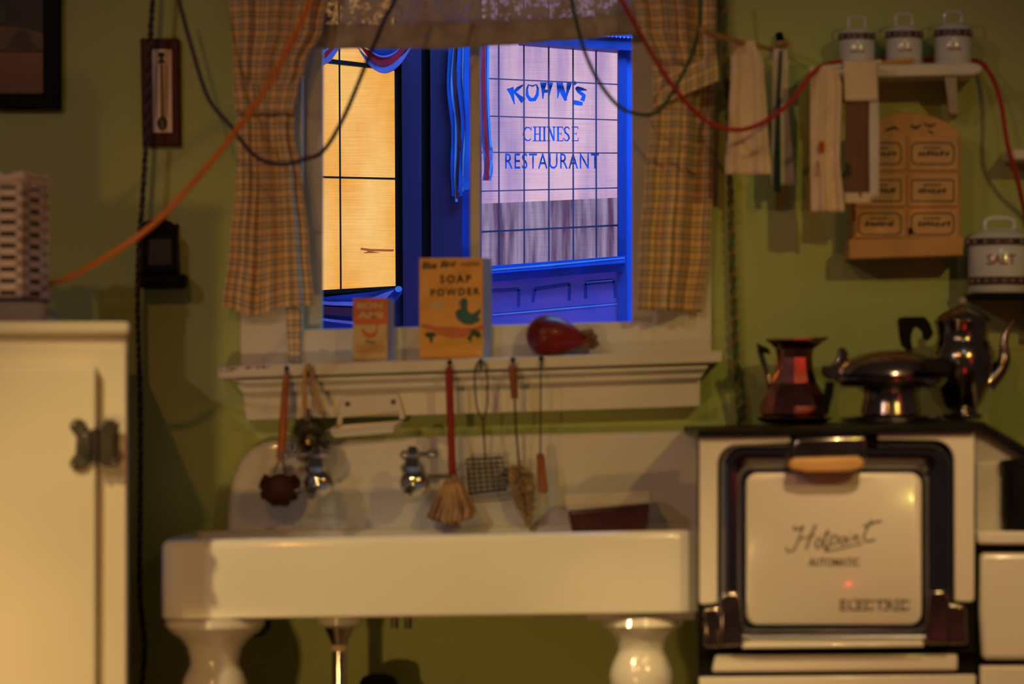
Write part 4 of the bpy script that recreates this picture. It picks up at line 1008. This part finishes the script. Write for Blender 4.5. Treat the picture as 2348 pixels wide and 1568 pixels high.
# right hand cooktop wing
yq = -.5
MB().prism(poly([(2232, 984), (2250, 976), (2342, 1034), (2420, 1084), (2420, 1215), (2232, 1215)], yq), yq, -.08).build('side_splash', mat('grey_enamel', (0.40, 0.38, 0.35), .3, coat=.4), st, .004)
MB().prism(poly([(2236, 968), (2250, 966), (2345, 1022), (2425, 1074), (2425, 1090), (2340, 1040), (2250, 986), (2234, 986)], yq), yq-.03, -.07).build('splash_edge', M['black'], st, .003)
MB().box(X(2240, -.6), X(2700, -.6), -.60, -.05, Z(1248, -.6), Z(1218, -.6)).build('cooktop', M['enamel'], st, .006)
MB().box(X(2244, -.58), X(2700, -.58), -.57, -.05, .08, Z(1250, -.58)).build('wing_body', M['black'], st)
MB().prism(poly([(2246, 1268), (2700, 1268), (2700, 1512), (2250, 1512), (2244, 1400)], -.6), -.612, -.57).build('side_door', M['enamel'], st, .012, seg=4)
MB().prism(poly([(2246, 1526), (2700, 1526), (2700, 2050), (2246, 2050)], -.6), -.612, -.57).build('wing_panel', M['enamel'], st, .006)
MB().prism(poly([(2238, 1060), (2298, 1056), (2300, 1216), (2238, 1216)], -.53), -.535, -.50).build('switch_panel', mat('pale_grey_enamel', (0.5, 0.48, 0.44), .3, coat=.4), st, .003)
ck = tag(MB().lathe([(.02, 0), (.042, .004), (.046, .03), (.046, .135), (.050, .14), (.050, .146), (.04, .15), (.01, .155)], (X(2345, -.55), -.55, Z(1218, -.6)), 32).build('tall_pot', M['black']), 'tall black pot on the lower cooktop at the right edge', 'pot')

# things on the range
ztop = Z(975, -.645)+.0
def slabz(px): return Z(986-(px-1601)*.0282, -.645)+.002
yt_ = -.20
# pitcher on a plate
zp = slabz(1820)
tag(MB().lathe([(.05, 0), (.072, .003), (.086, .014), (.084, .016), (.05, .006), (.001, .005)], (X(1822, yt_), yt_, zp), 36).build('saucer', M['chrome_dark']), 'metal saucer under the faceted pitcher on the range', 'saucer')
zp += .010
pt = thing('metal_pitcher', 'faceted metal pitcher with a flared rim, leftmost on the range top', 'pitcher', (X(1822, yt_), yt_, zp))
sc_p = S(yt_)
def pz(py): return Z(py, yt_)-zp
prof = [(.040, .0), (.072, .004), (.080, .014), (.081, .030), (.068, pz(905)), (.052, pz(878)), (.044, pz(850)), (.041, pz(820)), (.044, pz(800)), (.056, pz(788)), (.068, pz(780)), (.066, pz(776)), (.040, pz(800)), (.036, pz(850))]
bm_ = MB(); n = 10
rings = []
for r, z in prof:
    ring = []
    for i in range(n):
        a = 2*PI*(i+.35)/n; fl = 1.18 if (z > pz(795) and math.cos(a) > .55) else 1
        ring.append((X(1822, yt_)+r*fl*math.cos(a), yt_+r*math.sin(a), zp+z+(.004 if fl > 1 else 0)))
    rings.append(ring)
bm_.loft(rings).build('pitcher_body', mat('red_brown_metal', (0.50, 0.20, 0.19), .2, metal=1, var=.3, scale=12), pt, smooth=False, bevel=.002)
MB().tube([P(1768, 902, yt_), P(1756, 850, yt_), P(1742, 800, yt_), P(1762, 806, yt_)], .007, 8).build('handle', M['chrome_dark'], pt)
MB().prism(poly([(1733, 786), (1760, 798), (1768, 812), (1742, 806)], yt_), yt_-.012, yt_+.012).build('thumb_rest', M['black'], pt, .003)
# waffle iron
yt_ = -.42
wi = thing('waffle_iron', 'domed metal waffle iron on a pedestal between pitcher and coffee pot', 'waffle iron', (X(2040, yt_), yt_, slabz(2040)))
wc = (X(2043, yt_), yt_, 0)
zz = lambda py: Z(py, yt_)
z0 = slabz(2040)
MB().lathe([(.09, z0), (.108, z0+.003), (.110, z0+.010), (.105, z0+.014), (.06, z0+.016)], wc, 48).build('tray', M['chrome'], wi)
MB().lathe([(.060, z0+.015), (.066, z0+.020), (.062, zz(925)), (.058, zz(905)), (.062, zz(892)), (.085, zz(888)), (.05, zz(886))], wc, 40).build('pedestal', M['chrome_dark'], wi)
MB().lathe([(.08, zz(890)), (.112, zz(886)), (.122, zz(872)), (.122, zz(866)), (.112, zz(862))], wc, 48).build('lower_plate', M['chrome_dark'], wi)
MB().lathe([(.112, zz(864)), (.120, zz(858)), (.116, zz(845)), (.100, zz(828)), (.075, zz(815)), (.045, zz(807)), (.018, zz(803)), (.001, zz(802))], wc, 48).build('domed_lid', M['chrome_dark'], wi)
MB().prism(poly([(1912, 872), (1895, 868), (1880, 852), (1884, 838), (1902, 838), (1918, 826), (1922, 800), (1932, 794), (1944, 808), (1942, 830), (1928, 862)], yt_), yt_-.014, yt_+.014).build('side_handle', M['chrome_dark'], wi, .004)
MB().tube([P(1904, 875, yt_), P(1898, 910, yt_), P(1888, 945, yt_)], .010, 10).build('cord_guard', M['matblack'], wi)
MB().prism(poly([(2108, 836), (2125, 822), (2165, 818), (2182, 834), (2180, 856), (2160, 862), (2118, 856)], yt_-.13), yt_-.15, yt_-.115).build('front_handle', M['matblack'], wi, .006)
# coffee pot
yc2 = -.22
cp = thing('coffee_pot', 'tall silvery coffee pot with black handle and curved spout, rightmost on the range', 'coffee pot', (X(2205, yc2), yc2, slabz(2205)))
cc = (X(2207, yc2), yc2, 0); zz = lambda py: Z(py, yc2); z0 = slabz(2205)
rp2 = lambda w_: w_*S(yc2)
MB().lathe([(.030, z0), (.044, z0+.002), (.046, z0+.012), (rp2(36), zz(945)), (rp2(34), zz(938)), (rp2(44), zz(925)), (rp2(58), zz(895)), (rp2(70), zz(860)), (rp2(76), zz(830)), (rp2(73), zz(806)), (rp2(63), zz(788)), (rp2(58), zz(776)), (rp2(60), zz(755)), (rp2(66), zz(734)), (rp2(62), zz(732))], cc, 10).build('pot_body', M['chrome_dark'], cp, bevel=.0015)
MB().lathe([(rp2(63), zz(735)), (rp2(60), zz(728)), (rp2(44), zz(716)), (rp2(26), zz(708)), (rp2(10), zz(702)), (rp2(8), zz(698))], cc, 32).build('lid', M['chrome_dark'], cp)
MB().ball((cc[0], cc[1], zz(690)), rp2(10), rp2(10), rp2(10), n=14).build('finial', M['glassdish'], cp)
MB().tube(smooth_path([P(2262, 880, yc2), P(2290, 850, yc2), P(2303, 822, yc2), P(2302, 790, yc2), P(2308, 760, yc2), P(2324, 735, yc2)], 5), [.024]+[.022, .021, .020, .019, .018, .017, .016, .0155, .015, .014, .013, .012, .0115, .011, .010, .0095, .009, .0085, .008, .0075, .007, .0065, .006, .0055, .005], 12).build('spout', M['chrome_dark'], cp)
MB().prism(poly([(2058, 732), (2066, 727), (2120, 726), (2132, 742), (2140, 765), (2128, 782), (2116, 776), (2114, 760), (2104, 750), (2096, 750), (2090, 764), (2088, 780), (2092, 800), (2068, 796), (2062, 770)], yc2), yc2-.013, yc2+.013).build('handle', M['matblack'], cp, .005, seg=3)
MB().tube(smooth_path([P(2080, 790, yc2), P(2092, 818, yc2), P(2118, 836, yc2), P(2140, 838, yc2)], 4), .009, 8).build('handle_bracket', M['chrome_dark'], cp)

# ================================================================= RIGHT WALL THINGS
# shelf
ysh_ = -.16
sh = thing('wall_shelf', 'white wall shelf with rounded ends holding three small canisters', 'shelf', P(2080, 172, -.08))
def shelfpoly(y): return [(X(1868, y), Z(150, y)), (X(2232, y), Z(144, y)), (X(2248, y), Z(148, y)), (X(2254, y), Z(158, y)), (X(2248, y), Z(168, y)), (X(2232, y), Z(172, y)), (X(1868, y), Z(180, y))]
MB().prism(shelfpoly(ysh_), ysh_, 0).build('board', M['wood_white'], sh, .004)
for a in (1890, 2167):
    MB().add([(X(a, ysh_), ysh_+.01, Z(174, ysh_)), (X(a+27, ysh_), ysh_+.01, Z(174, ysh_)), (X(a+27, 0), 0, Z(174, 0)), (X(a, 0), 0, Z(174, 0)),
              (X(a+8, ysh_+.1), ysh_+.09, Z(262, ysh_+.1)), (X(a+30, ysh_+.1), ysh_+.09, Z(262, ysh_+.1)), (X(a+30, 0), 0, Z(268, 0)), (X(a+8, 0), 0, Z(268, 0))],
             [(0,1,2,3), (4,7,6,5), (0,4,5,1), (1,5,6,2), (2,6,7,3), (3,7,4,0)]).build('bracket', M['wood_white'], sh, .003)
# towel bar under the shelf front
MB().tube([P(1855, 160, -.215), P(2020, 142, -.215)], .006, 10).tube([P(1880, 158, -.215), P(1880, 162, -.15)], .005, 8).tube([P(2008, 144, -.215), P(2008, 158, -.15)], .005, 8).build('towel_bar', M['wood_white'], sh)

def canister(label, px, pyt, pyb, y, w_px, word, lh=1.0, group=None, zbase=None):
    z0 = zbase; r = w_px/2*S(y); zt_ = Z(pyt, y); h = zt_-z0
    c = thing('canister', label, 'canister', (X(px, y), y, z0), group)
    cc = (X(px, y), y, z0)
    body = h*(.48 if lh == 1 else .60); bh = h*(.17 if lh == 1 else .12)
    MB().lathe([(r*.96, 0), (r, .004), (r, body), (r*.97, body+.003)], cc, 40).build('canister_body', M['canister'], c, .001)
    MB().lathe([(r*1.0, body+.002), (r*1.03, body+.003), (r*1.03, body+bh), (r*.95, body+bh+h*.035), (r*.74, body+bh+h*.075), (r*.5, body+bh+h*.13), (r*.1, body+bh+h*.14)], cc, 40).build('lid', M['canister'], c)
    bnd = MB(); bead = MB(); bead2 = MB()
    def ringband(za, zb_, rad):
        bnd.lathe([(rad, za), (rad+.0006, za+.0003), (rad+.0006, zb_-.0003), (rad, zb_)], cc, 40)
    ringband(body+.004, body+bh-.001, r*1.031)
    zm = body+.004+(bh-.005)*.5; hh = (bh-.005)*.28
    for i in range(16):
        a = 2*PI*(i+.5)/16; bead.ball((cc[0]+(r*1.031+.0004)*math.cos(a), cc[1]+(r*1.031+.0004)*math.sin(a), z0+zm), r*.085, r*.085, hh, n=8)
    if lh > 1: 
        ringband(h*.10, h*.21, r+.0003)
        for i in range(22):
            a = 2*PI*(i+.5)/22; bead2.ball((cc[0]+r*math.cos(a), cc[1]+r*math.sin(a), z0+h*.155), r*.085, r*.085, h*.022, n=8)
    else: 
        for i in range(22):
            a = 2*PI*(i+.5)/22; bead2.ball((cc[0]+r*math.cos(a), cc[1]+r*math.sin(a), z0+h*.08), r*.07, r*.03, h*.012, n=8)
    bnd.build('printed_band', M['band'], c); bead.build('band_pattern', M['bead'], c); bead2.build('band_pattern', M['bead'], c)
    lm = MB(); ww = r*(.36 if lh == 1 else .42); text(lm, word, cc[0]-ww*1.25, cc[0]+ww*.9, z0+h*(.24 if lh == 1 else .36), z0+h*(.30 if lh == 1 else .50), 0, bold=.02, cyl=(cc[0], cc[1], r+.0004))
    lm.build('lettering', M['redink'], c, smooth=False)
    zt2 = z0+body+bh+h*.10; wd = r*.44
    MB().tube(smooth_path([(cc[0]-wd, y, zt2-.004), (cc[0]-wd*1.05, y, z0+h*.93), (cc[0]-wd*.6, y, z0+h*.985), (cc[0]+wd*.6, y, z0+h*.985), (cc[0]+wd*1.05, y, z0+h*.93), (cc[0]+wd, y, zt2-.004)], 5), .0032 if lh == 1 else .006, 8).build('lid_handle', M['canister'], c)
    return c
yca = -.085
zs_ = lambda px: Z(150-(px-1868)*.0165, ysh_)+.003
g_ = 'small enamel canisters on the wall shelf'
canister('small pale canister on the wall shelf, leftmost, above the hanging towels', 1965, 37, 150, yca, 82, 'MACE', group=g_, zbase=zs_(1965))
canister('small pale canister on the wall shelf, the middle one of three', 2073, 31, 148, yca, 83, 'CLOVES', group=g_, zbase=zs_(2073))
canister('small pale canister on the wall shelf, rightmost of the three', 2185, 26, 146, yca, 84, 'GINGER', group=g_, zbase=zs_(2185))
# little folded cloth on the shelf
tag(MB().prism(poly([(2005, 141), (2095, 133), (2097, 144), (2008, 148)], -.15), -.152, -.133).build('folded_cloth', mat('ochre_cloth', (0.62, 0.36, 0.10), .9), bevel=.002), 'ochre folded cloth lying along the shelf edge', 'cloth')
# big canister on low shelf
lsh = thing('corner_shelf', 'small dark shelf at the right edge under the large canister', 'shelf', P(2330, 690, -.05))
MB().box(X(2232, -.16), X(2520, -.16), -.19, 0, Z(684, -.16), Z(672, -.16)).build('board', M['matblack'], lsh, .003)
MB().prism([(X(2380, -.1), Z(684, -.1)), (X(2400, -.1), Z(684, -.1)), (X(2400, -.1), Z(740, -.1)), (X(2380, -.1), Z(740, -.1))], -.12, 0).build('bracket', M['matblack'], lsh)
canister('large pale canister reading SALT at the right edge', 2292, 498, 668, -.10, 144, 'SALT', lh=1.3, zbase=Z(672, -.16)+.001)
us = thing('hook_shelf', 'short white shelf at the right edge, crossed by the red cord', 'shelf', P(2340, 370, -.05))
MB().box(X(2310, -.1), X(2500, -.1), -.12, 0, Z(368, -.1), Z(343, -.1)).build('board', M['wood_white'], us, .006, seg=3)
# spice cabinet
ycb = -.11
sb = thing('spice_cabinet', 'yellowed wall spice cabinet with an arched top and printed drawers', 'spice cabinet', P(2078, 592, 0))
arch = [(1954, 548)]+[(1954, 330)]+[(1954+i*(2202-1954)/16, 305-48*math.sin(PI*i/16)**.7) for i in range(17)]+[(2202, 330), (2202, 548)]
MB().prism(poly(arch, ycb), ycb, 0).build('case', M['boxwood'], sb, .003)
MB().prism(poly([(1946, 548), (2208, 543), (2208, 586), (1946, 594)], ycb-.01), ycb-.016, 0).build('base_ledge', M['boxwood'], sb, .003)
dk = 0
for r_, (ya, yb2) in enumerate(((312, 392), (400, 474), (482, 545))):
    for cx0, cx1 in ((1960, 2075), (2081, 2196)):
        d_ = MB().prism(poly([(cx0, ya), (cx1, ya), (cx1, yb2), (cx0, yb2)], ycb), ycb-.006, ycb+.002).build('drawer', M['boxwood2'], sb, .002)
        im = MB(); cx, cy = (cx0+cx1)/2, (ya+yb2)/2; yo = ycb-.0066
        oo = poly(rrect(cx-50, cx+50, cy-26, cy+26, 14 if r_ != 1 else 4), yo); oi = poly(rrect(cx-47, cx+47, cy-23, cy+23, 12 if r_ != 1 else 3), yo)
        n_ = len(oo)
        im.add([(a, yo, b) for a, b in oo]+[(a, yo, b) for a, b in oi], [(i, (i+1) % n_, n_+(i+1) % n_, n_+i) for i in range(n_)])
        rnd = random.Random(dk*3+1); px_ = cx-34
        while px_ < cx+30:
            wl = rnd.uniform(4, 11); hh_ = rnd.uniform(4, 9)
            stroke(im, [(X(px_, yo), Z(cy+3+rnd.uniform(-3, 3), yo), .003), (X(px_+wl, yo), Z(cy+3-hh_, yo), .005), (X(px_+wl*.7, yo), Z(cy+6, yo), .003)], yo); px_ += wl+3
        stroke(im, [(X(cx-22, yo), Z(cy-13, yo), .003), (X(cx+18, yo), Z(cy-13, yo), .003)], yo)
        im.build('printed_label', M['boxink'], d_, smooth=False)
        dk += 1
im = MB(); yo = ycb-.0006
for pts in ([(2030, 300, 4), (2050, 292, 7), (2062, 298, 3)], [(2088, 288, 6), (2100, 294, 7), (2112, 286, 4)], [(2118, 282, 3), (2132, 290, 6), (2146, 284, 4)], [(2128, 300, 4), (2140, 306, 5)]):
    stroke(im, [(X(a, yo), Z(b, yo), c*S(yo)) for a, b, c in pts], yo)
im.build('crest_print', M['boxink'], sb, smooth=False)
MB().ball(P(2088, 530, ycb-.008), .005, .006, .009, n=10).build('latch', M['matblack'], sb)

# towels on shelf bar
def towel(name, label, rows, y, m, parts=(), fold=1.5, phase=0, width=.2, amp=1):
    t = thing(name, label, 'towel', P(rows[0][1], rows[-1][0], y))
    build_cloth(cloth(rows, y, cols=40, nr=40, fold=fold, phase=phase, width=width), 'cloth', m, t, .003)
    return t
t = towel('dish_towel', 'cream towel with a red stain, left one hanging at the shelf end', [(158, 1862, 1922, .004), (200, 1859, 1930, .006), (360, 1859, 1926, .007), (486, 1860, 1936, .009)], -.225, M['towel'], fold=1.7, phase=.5)
MB().flat(poly([(1878, 326), (1886, 322), (1892, 332), (1890, 348), (1882, 352), (1876, 342)], -.236), -.236).build('stain', M['stain'], t)
stn = MB(); stroke(stn, [(X(1874, -.236), Z(368, -.236), .004), (X(1876, -.236), Z(386, -.236), .003), (X(1872, -.236), Z(404, -.236), .003)], -.236); stn.build('stain', M['stain'], t, smooth=False)
t = thing('dish_towel', 'folded cream towel, its shaded inside coloured brown, right one on the shelf end', 'towel', P(1980, 465, -.225))
build_cloth(cloth([(140, 1934, 2008, .002), (220, 1936, 2012, .003), (232, 1938, 2012, .003)], -.232, cols=20, nr=10, fold=.8), 'fold_over', M['towel'], t, .003)
build_cloth(cloth([(222, 1938, 2000, .004), (340, 1938, 2002, .005), (452, 1938, 1998, .006)], -.222, cols=30, nr=20, fold=1.2), 'shaded_inside', M['towel_shade'], t, .002)  # brown sheet stands in for the shadow inside the fold
build_cloth(cloth([(142, 1996, 2012, .002), (300, 1992, 2016, .003), (456, 1994, 2015, .004)], -.229, cols=12, nr=20, fold=.7), 'edge_fold', M['towel_white'], t, .003)
build_cloth(cloth([(442, 1936, 2004, .003), (466, 1938, 1996, .004)], -.226, cols=20, nr=6, fold=1), 'hem', M['towel'], t, .003)
MB().flat(poly([(1940, 372), (1948, 376), (1952, 396), (1944, 406), (1938, 396)], -.2285), -.2285).build('dark_spot', M['ink'], t)
# swing-arm towel rack
rk = thing('towel_rack', 'wooden swing arm towel rack on the wall between curtain and shelf', 'towel rack', P(1790, 125, 0))
MB().prism(poly([(1780, 92), (1796, 92), (1802, 104), (1802, 124), (1780, 126)], -.03), -.035, 0).build('wall_block', M['tanwood'], rk, .003)
MB().tube([P(1612, 70, -.30), P(1660, 88, -.26), P(1792, 118, -.04)], [.0075, .006, .005], 10).ball(P(1612, 70, -.30), .011, n=12).build('arm', M['tanwood'], rk)
MB().tube([P(1786, 78, -.02), P(1790, 96, -.03)], .009, 8).build('pivot_pin', M['matblack'], rk)
MB().tube([P(1788, 104, -.045), P(1812, 100, -.13)], .005, 8).build('arm', M['tanwood'], rk)
t = towel('hand_towel', 'tan towel hanging from the wooden rack arm beside the curtain', [(93, 1677, 1732, .003), (150, 1676, 1752, .007), (280, 1670, 1760, .009), (400, 1661, 1768, .011)], -.19, M['towel'], fold=1.4, phase=3.6)
t2 = thing('hand_towel', 'white towel with a dark green stripe hanging at the rack bracket', 'towel', P(1795, 440, -.09))
build_cloth(cloth([(112, 1774, 1806, .003), (240, 1770, 1808, .004), (425, 1768, 1822, .006)], -.09, cols=30, nr=30, fold=1.1, phase=2), 'cloth', M['towel_white'], t2, .003)
build_cloth(cloth([(116, 1787, 1793, .001), (240, 1781, 1789, .001), (440, 1775, 1790, .002)], -.099, cols=6, nr=30, fold=.6), 'stripe', M['stripe'], t2, .001)
